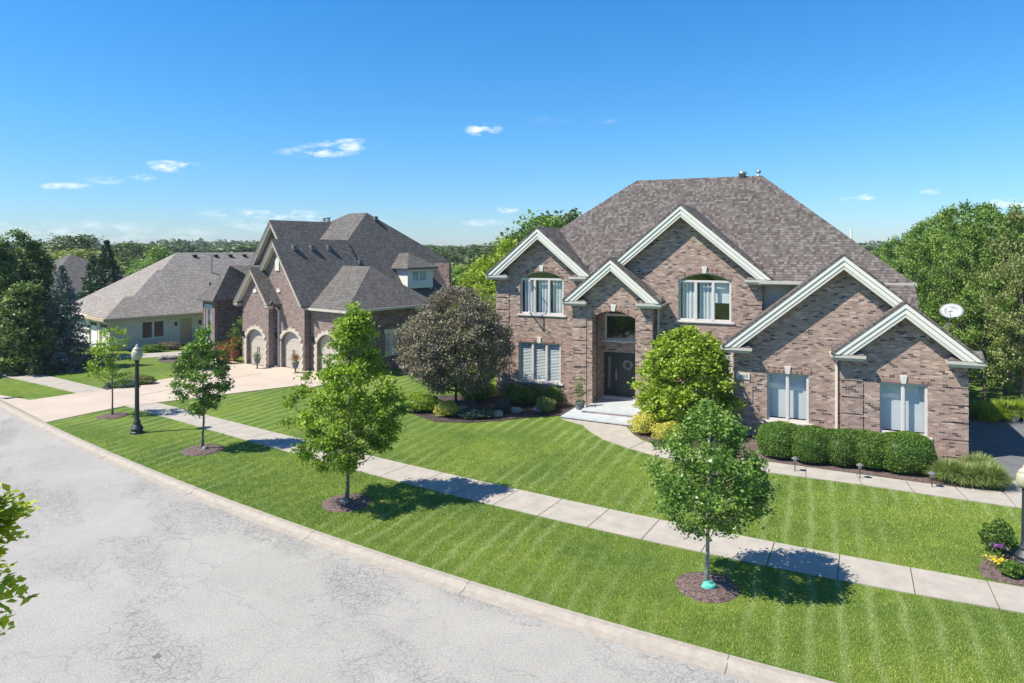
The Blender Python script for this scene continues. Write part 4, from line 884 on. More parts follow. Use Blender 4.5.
# vents on the right slope
def slopez(x): return P_[2]-sx*(x-P_[0])
p2=(a2[3]-a2[2])/a2[1]
for (x,y) in ((-5.6,.6),(-5.6,1.9),(-5.6,3.2)):
    z=a2[3]-p2*abs(x-a2[0])+.12; mb=MB(); mb.box(x-.12,x+.28,y-.14,y+.14,z-.3,z+.02); mb.build('roof_vent',M['pot'],nh)
for (x,y) in ((-7.3,8.6),(-4.9,5.2)):
    z=slopez(x); mb=MB(); mb.box(x-.1,x+.25,y-.14,y+.14,z-.2,z+.1); mb.build('roof_vent',M['pot'],nh)
mb=MB(); mb.box(-11.9,-11.0,7.2,7.8,7.5,9.3); mb.lathe([(.13,0),(.13,.22),(.2,.22),(.2,.26)],(-11.7,7.5,9.3),10); mb.lathe([(.13,0),(.13,.26),(.2,.26),(.2,.3)],(-11.2,7.5,9.3),10); mb.build('chimney',M['metal'],nh)
downspout(nh,-5.7,y2,0,3.7)
# ---------------- third house ----------------
TH3=R(42); O3=Vector((-28.4,48.2,0)); th=empty('brick_house',O3,-TH3,'low cream brick house with pale brown hipped roof and white garage doors','house')
B3=M['brick3']
def H3(x,y): return (O3.x+x*math.cos(TH3)+y*math.sin(TH3),O3.y-x*math.sin(TH3)+y*math.cos(TH3))
mb=MB(); mb.wall([(-9,0),(-.2,0),(-.2,2.25),(-9,2.25)],[hole(-2.0,-.45,0.01,1.95),hole(-4.3,-2.6,0.01,1.95)],0,.2)
mb.M=side(0); mb.wall([(0,0),(22,0),(22,2.25),(0,2.25)],[hole(2.1,3.75,.62,1.95),hole(4.95,5.6,.05,1.80),hole(6.9,7.9,.7,2.0)],0,.2); mb.M=Matrix.Identity(4); mb.box(-9.2,-9,0,22,0,2.25); mb.box(-9,-.2,21.8,22,0,2.25)
mb.build('wall',B3,th)
for a,b in ((-2.0,-.45),(-4.3,-2.6)):
    mb=MB(front(0)); mb.box(a,b,.10,.14,.02,1.95); g_=mb.build('garage_door',M['white'],th)
    mb=MB(front(0)); 
    for k in range(4): w_=(b-a)/4; mb.box(a+k*w_+.05,a+(k+1)*w_-.05,.085,.10,1.55,1.82)
    mb.build('door_pane',M['dark'],g_)
    mb=MB(front(0)); mb.box(a-.1,a-.003,-.02,.04,0,2.03); mb.box(b+.003,b+.1,-.02,.04,0,2.03); mb.box(a-.1,b+.1,-.022,.04,1.96,2.06); mb.build('door_trim',M['tan'],g_)
window(th,side(0),2.1,3.75,.62,1.95,2,inside='dark',key=False,lintel=False,mat=M['white'])
window(th,side(0),6.9,7.9,.7,2.0,1,inside='dark',key=False,lintel=False,mat=M['tan'])
mb=MB(side(0)); mb.box(4.95,5.6,.06,.12,.06,1.8); d_=mb.build('door',M['tan'],th); mb=MB(side(0)); mb.box(5.1,5.45,.045,.06,.95,1.6); mb.build('door_pane',M['glass'],d_)
mb=MB(side(0)); mb.box(4.83,4.947,-.02,.05,.0,1.9); mb.box(5.603,5.72,-.02,.05,.0,1.9); mb.box(4.83,5.72,-.022,.05,1.81,1.93); mb.build('door_trim',M['tan'],th)
for y in (4.5,6.3): mb=MB(side(0)); mb.box(y-.07,y+.07,-.13,-.002,1.45,1.72); mb.build('wall_lantern',M['black'],th)
def hip(root,xr,w,y0,y1,ze,p,mat):
    zr=ze+p*w; roofmesh(root,[(xr,y0,ze),(xr,y1,ze),(xr-2*w,y1,ze),(xr-2*w,y0,ze),(xr-w,y0+w,zr),(xr-w,y1-w,zr)],[(0,1,5,4),(3,0,4),(2,3,4,5),(1,2,5)],mat)
hip(th,.42,1.95,-.45,8,2.36,.7,M['shingle3']); hip(th,.425,4.6,.15,16,2.362,.7,M['shingle3']); hip(th,.43,6.5,.5,24,2.364,.7,M['shingle3'])
mb=MB(); mb.box(.40,.52,-.45,22,2.15,2.34); mb.box(0.01,.40,-.45,22,2.13,2.17); mb.build('gutter',M['tan'],th)
mb=MB(); mb.box(-9.2,.52,-.56,-.452,2.15,2.34); mb.box(-9,.4,-.451,-.01,2.13,2.17); mb.build('gutter',M['tan'],th)
z3=lambda x:2.36+.7*(.42-x)
for k,y in enumerate((8.3,10.1,11.4,12.7,14.1,15.4)):
    x=-5.7; mb=MB(); mb.box(x-.1,x+.25,y-.15,y+.15,z3(x)-.2,z3(x)+.08); mb.build('roof_vent',M['dark'],th)
mb=MB(); mb.tube([(-3.7,8.9,z3(-3.7)-.2),(-3.7,8.9,z3(-3.7)+1.5)],.07,8); mb.build('flue_pipe',M['metal'],th)
for x,y in ((-2.2,8.1),(-2.35,8.7),(-2.4,9.9)): mb=MB(); mb.box(x-.05,x+.05,y-.06,y+.06,z3(x)-.2,z3(x)+.3); mb.build('vent_pipe',M['black'],th)
# far houses
def simple_house(loc,rz,w,d,ze,p,label,smat,wm):
    r=empty('house',loc,rz,label,'house'); mb=MB(); mb.box(-w/2+.4,w/2-.4,.4,d-.4,0,ze-.05); mb.build('wall',wm,r)
    hip_w=w/2
    zr=ze+p*min(w,d)/2
    if w>d: roofmesh(r,[(-w/2,0,ze),(w/2,0,ze),(w/2,d,ze),(-w/2,d,ze),(-w/2+d/2,d/2,zr),(w/2-d/2,d/2,zr)],[(0,1,5,4),(1,2,5),(2,3,4,5),(3,0,4)],smat)
    else: roofmesh(r,[(-w/2,0,ze),(w/2,0,ze),(w/2,d,ze),(-w/2,d,ze),(0,w/2,zr),(0,d-w/2,zr)],[(0,1,4),(1,2,5,4),(2,3,5),(3,0,4,5)],smat)
    for k in range(3):
        x=-w/3+k*w/3; mb=MB(front(.4)); mb.box(x-.6,x+.6,-.03,.0,1,2.2); f_=mb.build('window',M['white'],r); mb=MB(front(.4)); mb.box(x-.52,x+.52,-.04,-.03,1.08,2.12); mb.build('pane',M['dark'],f_)
    return r
def at(px,Y): return ((px-512)*Y/FPX,Y,0)
simple_house(at(4,70),R(-30),13,13,2.6,.62,'grey roofed house behind the big evergreens at the far left',M['shingle2'],B3)
simple_house(at(236,82),R(-40),22,14,3.0,.60,'house with light roof showing just above the cream house ridge',M['shingle3'],B3)
simple_house(at(122,150),R(10),12,9,3.0,.8,'small white walled house far off beyond the dark spruce',M['shingle2'],M['white'])
simple_house(at(136,165),R(-20),16,9,4.2,.35,'far house with long pale low roof among the trees',M['shingle3'],M['siding'])
# ---------------- street trees ----------------
PR_OV=[(0,.35),(.12,.75),(.3,1),(.6,.9),(.85,.55),(1,.12)]
PR_CON=[(0,.5),(.12,.95),(.28,1),(.5,.78),(.7,.5),(.88,.3),(1,.08)]
t=TREES[0]; make_tree('pear_tree','small street tree with pale trunk and teal lump at its foot, nearest the kerb','tree',t,3.98,1.25,1.16,[(0,.3),(.15,.85),(.35,1),(.6,.88),(.8,.62),(1,.2)],M['leaf_near'],M['barkp'],11,260,60,.085,.105,.052,group='young trees along the parkway',lean=(.12,0),lumps=.22)
t=TREES[1]; make_tree('maple_tree','tall bright green street tree with ragged crown and grey rock at its foot','tree',t,5.75,1.1,1.3,[(0,.5),(.1,.95),(.25,1),(.42,.9),(.56,.72),(.68,.42),(.86,.30),(1,.06)],M['leaf_maple'],M['bark'],28,215,95,.105,.12,.055,group='young trees along the parkway',lean=(.22,0),lumps=.45)
t=TREES[2]; make_tree('maple_tree','dense round green street tree second from the lamp post','tree',t,4.45,1.4,.84,[(0,.5),(.12,.85),(.35,1),(.6,.85),(.85,.5),(1,.15)],M['leaf_dark'],M['bark'],13,110,60,.11,.10,.05,group='young trees along the parkway',lumps=.3)
t=TREES[3]; make_tree('sapling','thin sparse young tree just left of the lamp post','tree',t,3.85,1.25,.8,[(0,.55),(.2,.9),(.45,1),(.7,.75),(.85,.6),(1,.3)],M['leaf_dark'] if 0 else M['leaf_maple'],M['bark'],14,60,34,.11,.10,.04,group='young trees along the parkway',lumps=.5)
def lump(name,label,loc,r,mat,seed): mb=MB(); mb.blob((0,0,r[2]*.6),r,seed,.12,3); o=mb.build(name,mat,smooth=True,label=label,cat='rock'); o.location=(loc[0],loc[1],.03)
lump('garden_rock','small teal lump at the foot of the nearest street tree',(TREES[0][0]+.01,TREES[0][1]-.12),(.15,.12,.09),M['teal'],1)
lump('garden_rock','small grey rock at the foot of the tall ragged tree',(TREES[1][0]-.03,TREES[1][1]-.15),(.13,.11,.10),M['rock'],2)
lump('garden_rock','small pale rock beside the dense round tree trunk',(TREES[2][0]+.12,TREES[2][1]-.1),(.11,.1,.09),M['rock'],3)
# near tree on our side of the road, only its branch tips show
make_tree('maple_tree','leafy tree on the near side of the road reaching in at the left edge','tree',(-6.5,6.3),5.7,2.3,1.5,[(0,.4),(.15,.8),(.4,1),(.7,.8),(1,.2)],leaf_mat('near_maple_leaves',[(0,(.24,.30,.03)),(.5,(.42,.50,.05)),(1,(.62,.66,.12))],.55),M['bark'],19,210,90,.12,.11,.07,lumps=.35,up=1.2)
# purple leaved crabapple and bright shrub by the door
make_tree('crabapple_tree','wide round purple grey leaved tree between the two brick houses','tree',G(456,410),5.45,.9,2.4,[(0,.35),(.12,.75),(.3,1),(.55,.97),(.75,.8),(.9,.5),(1,.2)],M['leaf_purple'],M['barkd'],17,560,95,.10,.15,.07,lumps=.15,surf=.5)
c=(6.95,27.3)
make_tree('magnolia_shrub','big bright green rounded shrub beside the front door','shrub',c,4.0,.05,1.88,[(0,.5),(.12,.8),(.3,1),(.6,.93),(.8,.72),(.93,.45),(1,.2)],M['leaf_lime'],M['bark'],18,330,80,.15,.15,.05,lumps=.2,surf=.72)
# boxwood hedge balls
for k,((px,py),lab) in enumerate(zip(((781,462),(812,467),(846,470),(873,473),(908,478)),('leftmost boxwood of the clipped row under the left garage window','second clipped boxwood ball from the left in the row','middle clipped boxwood ball by the downspout','fourth clipped boxwood ball under the right garage window','rightmost and largest boxwood of the row beside a path light'))):
    x,y=G(px,py-1); shrub('boxwood',lab,'bush',(x+.22,y+.52),(.80 if k!=4 else .86,.70,.62 if k!=4 else .68),M['leaf_box'],30+k,'clipped boxwoods in front of the garage windows',n=11000,lsize=.05,lump=.04,sq=2.7,core=.90,flat=.92)
# low shrubs
SH_=[('gold_shrub','pale yellow green mound left of the stone walk by the big shrub',(648,438),(.62,.5,.42),'leaf_gold'),('gold_shrub','yellow green mound at the bottom of the big bright shrub',(672,446),(.62,.5,.38),'leaf_gold'),
('gold_shrub','bright yellow barberry mound at the front left of the dark bed',(446,419),(.55,.42,.35),'leaf_gold'),('lime_shrub','lime green spreading shrub at the left end of the dark bed',(420,415),(.95,.5,.42),'leaf_lime'),
('juniper','low blue green juniper in front of the purple tree bed',(476,421),(.75,.42,.24),'leaf_blue'),('gold_shrub','yellow shrub behind the bed at the corner of the brick house',(487,400),(.5,.4,.35),'leaf_gold'),
('dark_shrub','dark green bush right of the purple tree trunk',(478,404),(.55,.45,.5),'leaf_dark'),('dark_shrub','small dark bush behind the purple tree trunk',(466,400),(.4,.4,.35),'leaf_dark'),
('green_shrub','green bush under the left end of the lower triple window',(514,408),(.62,.45,.50),'leaf_box'),('green_shrub','green bush under the middle of the lower triple window',(532,407),(.62,.45,.46),'leaf_box'),('green_shrub','green bush under the right end of the lower triple window',(552,409),(.55,.45,.45),'leaf_box'),
('flowering_shrub','small pale green bush in front of the window bushes',(546,415),(.42,.38,.36),'leaf_wood2'),
('blue_shrub','grey blue low plant at the brick house corner bed',(503,414),(.4,.35,.28),'leaf_blue'),
('green_shrub','feathery bright green bush by the black yard lamp',(1008,558),(.36,.34,.36),'leaf_box'),('ground_plant','small leafy plant at the sidewalk below the yard lamp',(1020,581),(.24,.2,.16),'leaf_box'),
('groundcover','low blue green plant below the sapling at the driveway edge',(118,389),(.75,.5,.16),'leaf_blue'),('groundcover','mid green low plant at the driveway corner bed',(135,386),(.8,.5,.24),'leaf_wood2'),
('dark_shrub','dark low shrub row beneath the cream house windows',(150,353),(.9,.4,.26),'leaf_dark'),('dark_shrub','dark purple shrub beneath the cream house double window',(166,350.5),(.9,.4,.28),'leaf_purple'),
('round_shrub','round green shrub left of the flower pots at the dark house entry',(192,372),(.8,.7,.75),'leaf_box'),('flowering_shrub','small purple leaved shrub beside the driveway in front of the round tree',(175,377),(.3,.3,.45),'leaf_purple')]
for k,(nm,lab,p,r,mt) in enumerate(SH_):
    x,y=G(*p); shrub(nm,lab,'plant' if 'plant' in nm or 'cover' in nm else 'bush',(x,y+r[1]),r,M[mt],60+k,n=1800 if r[0]<.7 else 3200,lsize=.065,lump=.16,core=.78,up=.3)
for k,(px,py,h,r,lab) in enumerate(((952,484,.8,.55,'tufted ornamental grass nearest the rightmost boxwood'),(972,487,.75,.6,'ornamental grass tuft in the middle of its row by the driveway'),(993,489,.85,.62,'ornamental grass tuft at the end of the row beside the driveway'),(984,478,.8,.6,'ornamental grass tuft behind the others by the driveway'))):
    x,y=G(px,py); grass_clump('ornamental_grass',lab,'plant',(x,y+.2),h,r,leaf_mat('reed%d'%k,[(0,(.13,.19,.05)),(1,(.34,.42,.14))],.3),90+k,1500,'grass tufts at the garage corner')
x,y=G(1008,417); 
for k in range(4): grass_clump('tall_grass',['tall grass patch in front of the woods, left end','tall grass tuft at the wood edge near the small path','tall grass at the wood edge by the right side','tall grass tuft furthest right below the woods'][k],'plant',(x+(k-1.2)*1.1,y-.6+.2*k),1.0,.9,M['leaf_lime'],95+k,900,'tall grasses at the edge of the woods')
# flowers in the corner bed
def flower(name,label,loc,mat,seed,h=.22,r=.12,n=120):
    rg=np.random.default_rng(seed); root=empty(name,(loc[0],loc[1],0),0,label,'flower')
    P=rg.normal(size=(n,3))*[r*.6,r*.6,.02]+[0,0,h]; V,F,q=leaves(P,.045,rg,.8,.9); o=bpy.data.objects.new('blossom',fmesh('blossom',V,F,q,mat)); col.objects.link(o); o.parent=root
    P=rg.normal(size=(n,3))*[r*.6,r*.6,h*.3]+[0,0,h*.45]; P[:,2]=np.clip(P[:,2],.02,h); V,F,q=leaves(P,.05,rg,.4); o=bpy.data.objects.new('foliage',fmesh('foliage',V,F,q,M['leaf_box'])); col.objects.link(o); o.parent=root
flower('purple_flower','purple flowers in the mulch by the feathery bush',G(998,559),M['leaf_violet'],1,.32,.13)
flower('yellow_flower','patch of yellow flowers in the corner mulch bed',G(998,568),leaf_mat('yellow_petals',[(0,(.7,.55,.02)),(1,(.85,.75,.05))],.2),2,.18,.16)
flower('yellow_flower','tiny yellow bloom nearest the sidewalk in the corner bed',G(1007,577),leaf_mat('orange_petals',[(0,(.75,.45,.02)),(1,(.85,.65,.05))],.2),3,.12,.05,40)
# pots
def potted(label,loc,s,potm,leafm,seed,tall=1.0,pedestal=0,flowers=None,group=None):
    r=empty('potted_plant',(loc[0],loc[1],loc[2] if len(loc)>2 else 0),0,label,'potted plant',group); mb=MB(); z=0
    if pedestal: mb.lathe([(.16*s,0),(.16*s,.04),(.06*s,.10),(.05*s,pedestal*.8),(.12*s,pedestal)],(0,0,0),14); z=pedestal
    mb.lathe([(.17*s,z),(.24*s,z+.30*s),(.26*s,z+.30*s),(.26*s,z+.35*s),(.21*s,z+.35*s),(.20*s,z+.30*s)],(0,0,0),18); mb.build('pot',potm,r,smooth=False)
    rg=np.random.default_rng(seed); n=500; P=rg.normal(size=(n,3))*[.13*s,.13*s,.17*s*tall]+[0,0,z+.35*s+.28*s*tall]; P[:,2]=np.maximum(P[:,2],z+.3*s); V,F,q=leaves(P,.075*s,rg,.4); o=bpy.data.objects.new('foliage',fmesh('foliage',V,F,q,leafm)); col.objects.link(o); o.parent=r
    if flowers:
        P=rg.normal(size=(160,3))*[.16*s,.16*s,.12*s]+[0,0,z+.35*s+.35*s*tall]; V,F,q=leaves(P,.07*s,rg,.4,.9); o=bpy.data.objects.new('blossom',fmesh('blossom',V,F,q,flowers)); col.objects.link(o); o.parent=r
q=H1(-14.35,1.35); potted('grey pot with a leafy plant on the step left of the front door',(q[0],q[1],.13),.95,M['pot'],M['leaf_box'],1,1.9)
q=H2(-6.15,-1.5); potted('fern in a pedestal urn between the first and second garage doors',q,.8,M['pot'],M['leaf_box'],2,.8,.35)
q=H2(-3.0,-1.0); potted('pedestal urn with pink flowers between the second and third garage doors',q,.85,M['pot'],M['leaf_box'],3,1,.35,M['leaf_red'])
for k,(a,b,l) in enumerate(((-9.2,-1.8,'flower pot with red blooms nearest the first arched garage door'),(-9.7,-.9,'tall pot of red flowers against the dark house entry wall'),(-10.6,-1.4,'pot of pink red flowers at the left of the entry flower group'),(-11.2,-2.0,'leftmost orange red flower pot by the dark house entry'))):
    q=H2(a,b); potted(l,q,1.2 if k!=1 else 1.4,M['terra'],M['leaf_box'],10+k,1.1,.2 if k%2 else 0,M['leaf_red'],'flower pots at the dark house entry')
q=H2(-9.6,-.3); make_tree('small_tree','small leafy tree among the flower pots by the first garage door','tree',q,2.9,.7,.7,PR_OV,M['leaf_box'],M['bark'],77,60,24,.12,.13,.03)
q=H3(.8,5.9); potted('red flower pot beside the tan side door of the cream house',q,.9,M['terra'],M['leaf_box'],21,1,0,M['leaf_red'])
for k,(a,b) in enumerate(((162,360),(167,359.5),(172,359.5))): lump('landscape_boulder',('left','middle','right')[k]+' pale boulder in the small mulch circle on the cream house lawn',G(a,b),(.24+.05*k,.22,.17),M['rock'],20+k)
for k,(px,py) in enumerate(((517,413),(497,417),(538,412),(462,412))): lump('landscape_boulder',('grey boulder in the dark bed below the left window bushes','grey rock at the front of the dark bed near the corner','small grey rock in the bed below the triple window','grey rock near the purple tree trunk')[k],G(px,py),(.28,.22,.16),M['rock'],30+k)
# lamp posts
def lamp_post(loc,H_,label,s=1.0):
    r=empty('lamp_post',(loc[0],loc[1],0),0,label,'street lamp'); p=H_-.62*s
    mb=MB(); mb.lathe([(.24*s,0),(.24*s,.06),(.20*s,.09),(.22*s,.16*s),(.235*s,.20*s),(.17*s,.30*s),(.13*s,.36*s),(.14*s,.42*s),(.10*s,.52*s),(.085*s,.60*s),(.08*s,.64*s),(.072*s,p*.6),(.06*s,p-.12*s),(.08*s,p-.10*s),(.08*s,p-.06*s),(.06*s,p-.04*s),(.14*s,p)],(0,0,0),20)
    for k in range(12):
        a=k*math.pi/6; mb.tube([(.078*s*math.cos(a),.078*s*math.sin(a),.66*s),(.06*s*math.cos(a),.06*s*math.sin(a),p-.14*s)],.008*s,4)
    mb.build('post',M['lamp'],r)
    mb=MB(); mb.lathe([(.12*s,p),(.17*s,p+.06*s),(.205*s,p+.18*s),(.20*s,p+.30*s),(.16*s,p+.40*s),(.09*s,p+.44*s)],(0,0,0),24); mb.build('globe',M['globe'],r,smooth=True)
    mb=MB(); mb.lathe([(.16*s,p+.40*s),(.17*s,p+.42*s),(.10*s,p+.50*s),(.05*s,p+.54*s),(.06*s,p+.57*s),(.01*s,p+.62*s)],(0,0,0),20); mb.build('cap',M['globe'],r,smooth=True)
lamp_post(G(137,433),3.5,'tall dark lamp post with frosted acorn globe on the parkway lawn')
lamp_post(G(1025,563),2.28,'short dark yard lamp with round globe at the right edge by the bed',.85)
# path lights
for k,(px,py,l) in enumerate(((795,472,'path light between the first two boxwoods'),(860,479,'path light in front of the fourth boxwood'),(932,488,'path light between the last boxwood and the grass tufts'))):
    x,y=G(px,py); r=empty('path_light',(x,y,0),0,l,'garden light','path lights in the garage bed'); mb=MB(); mb.tube([(0,0,0),(0,0,.34)],.014,6); mb.build('stake',M['black'],r)
    mb=MB(); mb.lathe([(.05,.34),(.05,.42),(.06,.43)],(0,0,0),12); mb.build('lens',M['globe'],r); mb=MB(); mb.lathe([(.11,.425),(.11,.445),(.03,.50)],(0,0,0),12); mb.build('hood',M['pot'],r)
# mailbox at left edge
x,y=G(-4,399); r=empty('mailbox',(x,y,0),R(-35),'dark mailbox on a post at the far left edge','mailbox'); mb=MB(); mb.box(-.05,.05,-.05,.05,0,.95); mb.box(-.05,.05,-.35,-.05,.80,.88); mb.build('post',M['black'],r)
mb=MB(); mb.prism([(-.12,.96),(.12,.96),(.12,1.10),(.09,1.18),(0,1.22),(-.09,1.18),(-.12,1.10)],-.38,.22); mb.build('box',M['black'],r); mb=MB(); mb.box(.122,.135,-.1,-.06,1.05,1.25); mb.build('flag',M['leaf_red'],r)
# small utility boxes at the wood edge
for k,(px,py) in enumerate(((1015,421),(1020,421))):
    x,y=G(px,py); mb=MB(); mb.box(-.22,.22,-.2,.2,0,.42); mb.box(-.25,.25,-.23,.23,.42,.48); o=mb.build('utility_box',M['dish'],label=('left','right')[k]+' pale utility box in the grass before the woods',cat='utility box',bevel=.02); o.location=(x,y,0)
poly_struct('back_path',[G(*p) for p in ((1000,430),(1024,426),(1060,424),(1060,428),(1024,431.5),(1004,433))],M['walk'],.02)
# ---------------- evergreens at left ----------------
make_conifer('blue_spruce','blue grey spruce with drooping skirt at the right side of the evergreens',at(62,41.2),6.3,2.15,M['needle_b'],41,20,13,nl=85,lsize=.20)
big=[(-6,41.5,8.3,2.9,51,'huge dark evergreen cut off by the left edge'),(20,43.5,8.5,2.7,52,'tall dark green evergreen left of the blue spruce'),(42,44.5,7.6,1.9,53,'dark green tree rising behind the blue spruce'),(32,40.2,5.2,2.0,54,'lower dark bushy tree in front of the evergreens')]
for px,Y,h,r_,s_,l in big: make_tree('evergreen_tree',l,'evergreen tree',at(px-6,Y),h,.1,r_*.88,[(0,.75),(.15,1),(.4,.9),(.65,.66),(.85,.42),(1,.1)],M['leaf_evg'],M['barkd'],s_,230,75,.20,.20,.16,lumps=.4,group='dark evergreens beside the cream house drive')
make_conifer('spruce','dark spruce rising behind the cream house roof',at(107,66),8.1,3.0,M['needle'],42,20,13,nl=50,lsize=.42)
make_conifer('spruce','narrow dark spruce beside the bigger spruce behind the cream house',at(93,69),6.6,2.2,M['needle'],43,16,12,nl=40,lsize=.42)
# ---------------- background trees ----------------
protos=[]
PR_W=[(0,.55),(.15,.85),(.4,1),(.65,.92),(.85,.65),(1,.25)]
LAB=[]
def proto(i,mat,ncl,per,ls,cr,seed,lumps=.35,bark=None):
    r=make_tree('tree','woodland tree','tree',(0,-500-i*20),10,1.9 if i<4 else 1.2,3.4,PR_W,M[mat],bark or M['bark'],seed,ncl,per,ls,cr,.17,lumps=lumps); return r
near_p=[proto(0,'leaf_wood',130,125,.20,.25,201),proto(1,'leaf_wood',130,125,.20,.25,202,.5),proto(2,'leaf_wood2',130,125,.20,.25,203,.45),proto(3,'leaf_wood',130,125,.20,.25,204,.55)]
mid_p=[proto(4,'leaf_wood',200,30,.42,.5,205,.45),proto(5,'leaf_far',200,30,.45,.5,206,.5),proto(6,'leaf_lime',200,30,.40,.48,207,.4),proto(7,'leaf_wood2',200,30,.42,.5,208,.5)]
far_p=[proto(8,'leaf_far',90,22,.9,.6,209,.4),proto(9,'leaf_far',90,22,.9,.6,210,.5)]
used=set()
def place(pr,px,Y,h,w_,label,group,rz=None,name='tree',label_cat='tree'):
    r=pr if pr.name not in used and False else copy_tree(pr)
    r.location=at(px,Y); w_*=(.84 if 'woods right' in group else 1); r.scale=(w_/3.4,w_/3.4,h/10); r.rotation_euler=(0,0,random.uniform(0,6.28) if rz is None else rz)
    r['label']=label; r['category']=label_cat; r['group']=group; return r
# woods at the right : (px of trunk, distance, height, crown radius)
WD=[(905,44,9.2,2.3,1),(935,40,9.3,2.5,0),(968,37,10.6,2.9,0),(1006,34,10.0,2.6,1),(1040,33,9.6,2.8,2),(985,31.5,6.0,1.9,0),(1022,30.5,6.8,2.1,2),(950,34,7.0,1.8,3),(925,50,10.5,3.0,3),(955,48,12.0,3.3,1),(1000,46,12.2,3.4,3),(1050,44,12.0,3.3,0),(892,58,9.5,2.5,1),(880,66,9.6,2.4,3),(975,60,12.5,3.6,0),(1090,40,11,3.2,1),(1030,62,13,3.6,2),(930,66,12,3.4,0),(1120,34,10,3,3),(1010,38,8,2.3,2)]
WL=['first small tree of the woods just right of the roof','leafy tree at the left edge of the woods by the roof corner','tall full tree of the woods right behind the satellite dish','bright woodland tree above the tall grass','pale green woodland tree cut by the right edge','lower leafy tree directly beside the garage corner','low pale tree in front of the woods at the right','slender tree in the woods left of the satellite dish','taller wood tree behind the roof corner tree','high tree in the second row left of centre in the woods','tallest tree top of the woods at the right','second row tree at the right edge of the woods','distant small tree poking above the roof slope','farthest small tree beside the roof slope','back row tree in the middle of the woods','tree beyond the right edge of the woods','back row pale tree at the right','back row tree at the left of the woods','tree far right outside the lamp','pale mid height tree in front of the tallest tree']
for k,(px,Y,h,w_,i) in enumerate(WD):
    yt=float(np.interp(px,[880,905,930,950,975,1010,1060],[247,236,216,207,203,207,200]))+(0,7,3,11,5)[k%5]; h=min(h,CAMH+(YH-yt)*Y/FPX); place(near_p[i],px,Y,h,w_,WL[k],'trees of the woods right of the brick house')
# trees in the gap and behind the houses
GP=[(522,60,8.4,3.6,'mid',1,'full green tree left of the gable peak behind the brick house'),(560,64,10.4,4.4,'mid',1,'widest tree behind the valley of the left gable'),(542,58,9.8,3.6,'mid',0,'broad tree crown rising above the left gable of the brick house'),(580,62,9.9,3.4,'mid',1,'tree top between the left gable and the main roof'),(510,52,7.6,2.4,'mid',2,'light green tree just left of the big gable'),(488,56,6.2,2.6,'mid',2,'bright green lower tree in the gap between the houses'),(462,60,5.6,2.8,'mid',0,'green tree in the gap left of centre'),(475,44,4.6,2.2,'near',2,'pale green tree behind the purple leaved tree'),(497,40,4.4,1.9,'near',2,'pale tree against the left corner of the brick house'),(450,70,5.6,2.6,'mid',3,'tree beside the dark house roof corner'),(440,95,7.0,3.2,'mid',1,'dark green tree behind the dark house eave'),
(75,110,9.3,5.0,'mid',1,'tall dark tree beyond the far left roofs'),(84,95,7.0,5.0,'mid',3,'pale willow like tree behind the far left roof'),(58,100,6.8,4.2,'mid',3,'pale green tree left of the dark spruce'),(128,120,8.2,4.2,'mid',1,'dark round tree behind the dark spruce'),(145,115,7.8,3.6,'mid',1,'dark tree right of the spruce beyond the roof'),(157,88,7.3,2.6,'mid',0,'bright green tree at the cream roof peak'),(149,80,5.6,2.4,'mid',0,'lower bright green tree beside the cream roof slope'),(262,120,5.6,3.4,'mid',2,'light green tree left of the steep dark gable'),(136,130,5.0,3.0,'mid',2,'low lime tree by the small far house')]
for px,Y,h,w_,kd,i,l in GP: place((near_p if kd=='near' else mid_p)[i],px,Y,h,w_,l,'trees behind the houses')
rr=random.Random(3)
DL='one of the dark distant trees in the tree line on the horizon'
for k in range(120):
    px=-150+k*1330/120+rr.uniform(-6,6); Y=rr.uniform(170,300); 
    place(far_p[k%2],px,Y,rr.uniform(7.0,8.6),rr.uniform(4.5,7.5),DL,'distant trees along the horizon')
for pr in near_p+mid_p+far_p:
    for ch in [x for x in bpy.data.objects if x.parent==pr]: bpy.data.objects.remove(ch)
    bpy.data.objects.remove(pr)
# far wood as one mass
rg=np.random.default_rng(99); n=52000; Y=rg.uniform(330,520,n); X=rg.uniform(-1.3,1.3,n)*Y; hh=7.6+1.6*np.sin(X*.03)+1.5*np.sin(X*.11+1)+rg.normal(0,.6,n)
P=np.c_[X,Y,np.abs(1-rg.uniform(0,1,n)**2)*hh]; V,F,r_=leaves(P,3.2,rg,.4,.8); me=fmesh('far_wood',V,F,r_,M['leaf_far']); o=bpy.data.objects.new('far_wood',me); col.objects.link(o); tag(o,'far off dark green wood along the horizon','wood',kind='stuff')
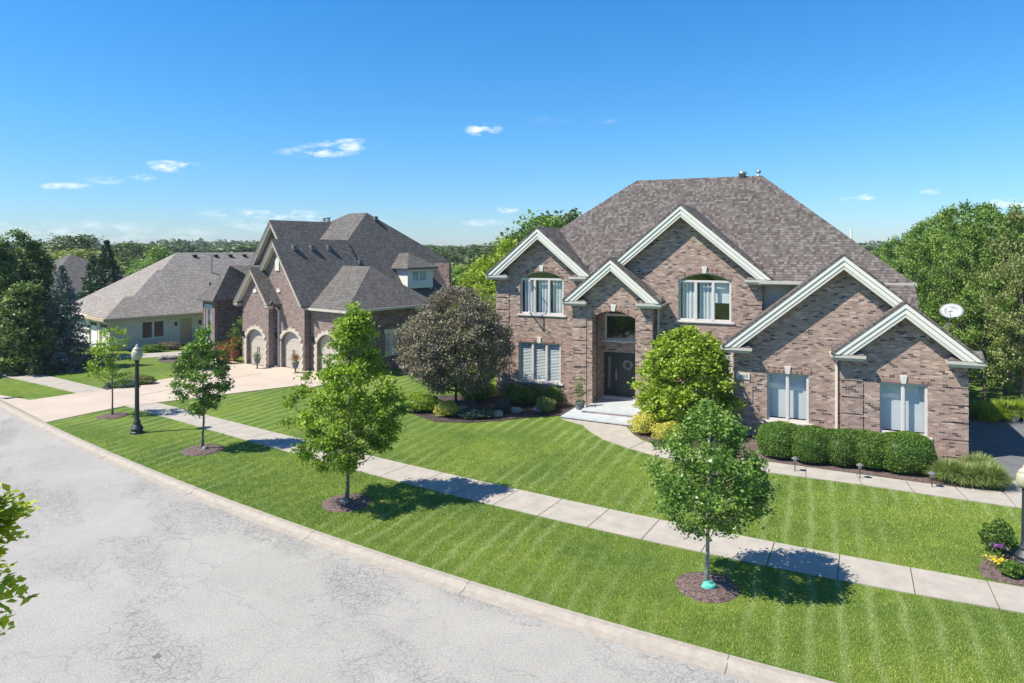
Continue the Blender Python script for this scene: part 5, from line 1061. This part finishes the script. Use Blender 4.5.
# ---------------- grass blades on the nearer lawns ----------------
def inpoly(X,Y,poly):
    c=np.zeros(len(X),bool); n=len(poly)
    for i in range(n):
        x1,y1_=poly[i]; x2,y2_=poly[(i+1)%n]
        if y1_==y2_: continue
        k=((y1_>Y)!=(y2_>Y))&(X<(x2-x1)*(Y-y1_)/(y2_-y1_)+x1); c^=k
    return c
rg=np.random.default_rng(123); n=1500000
X=rg.uniform(-24,17,n); Y=11+rg.uniform(0,1,n)**1.5*19
sx=FPX*X/Y+512; ok=(sx>-15)&(sx<1040)&(rg.uniform(0,1,n)<np.clip((28-Y)/9,0,1))
xs=np.linspace(-30,20,400); cf_=np.interp(X,xs,[curbF(x) for x in xs]); ok&=Y>cf_+.02
sf=np.interp(X,xs,[swF(x) for x in xs]); sn=np.interp(X,xs,[swN(x) for x in xs]); ok&=~((Y<sf+.0)&(Y>sn-.04))
for t_ in TREES: ok&=(X-t_[0])**2+(Y-t_[1])**2>.70**2
polys=[dr,[G(*p) for p in pl]+[G(*p) for p in reversed(pu)],bedL,corner]
for p in polys: ok&=~inpoly(X,Y,p)
hx=(X-P0.x)*math.cos(TH1)-(Y-P0.y)*math.sin(TH1); hy=(X-P0.x)*math.sin(TH1)+(Y-P0.y)*math.cos(TH1)
ok&=~((hy>-3.2)&(hx>-11.9)); ok&=~((hy>-.4)&(hx>-15)&(hx<0)); ok&=~((hy>2)&(hx>-19.5))
X=X[ok];Y=Y[ok]; n=len(X); d=Y/15
h=rg.uniform(.02,.045,n); wd=.004*np.clip(d,1,2.2)*rg.uniform(.7,1.4,n); a=rg.uniform(0,6.283,n); la=rg.uniform(0,6.283,n); lt=rg.uniform(.1,1.0,n)*h
b=np.c_[X,Y,np.zeros(n)]; s_=np.c_[np.cos(a),np.sin(a),np.zeros(n)]*wd[:,None]; tip=b+np.c_[np.cos(la)*lt,np.sin(la)*lt,h]
V=np.stack([b-s_,b+s_,tip],1).reshape(-1,3); F=np.arange(3*n).reshape(-1,3)
me=fmesh('grass',V,F,rg.uniform(0,1,n),M['blades']); o=bpy.data.objects.new('grass',me); col.objects.link(o); tag(o,'short mown grass of the lawns','grass',kind='stuff'); o.location.z=.001
print('BLADES',n)

mb=MB(); mb.box(-900,900,-70,900,-2.2,16); hz=mb.build('haze',None,kind='stuff')
m=bpy.data.materials.new('haze_air'); m.use_nodes=True; n_=m.node_tree; n_.nodes.clear(); vo=n_.nodes.new('ShaderNodeVolumePrincipled'); oo=n_.nodes.new('ShaderNodeOutputMaterial')
vo.inputs['Density'].default_value=.0003; vo.inputs['Color'].default_value=(.75,.86,1,1); n_.links.new(vo.outputs[0],oo.inputs['Volume'])
hz.data.materials.clear(); hz.data.materials.append(m); tag(hz,'thin summer haze over the far trees','haze',kind='stuff')
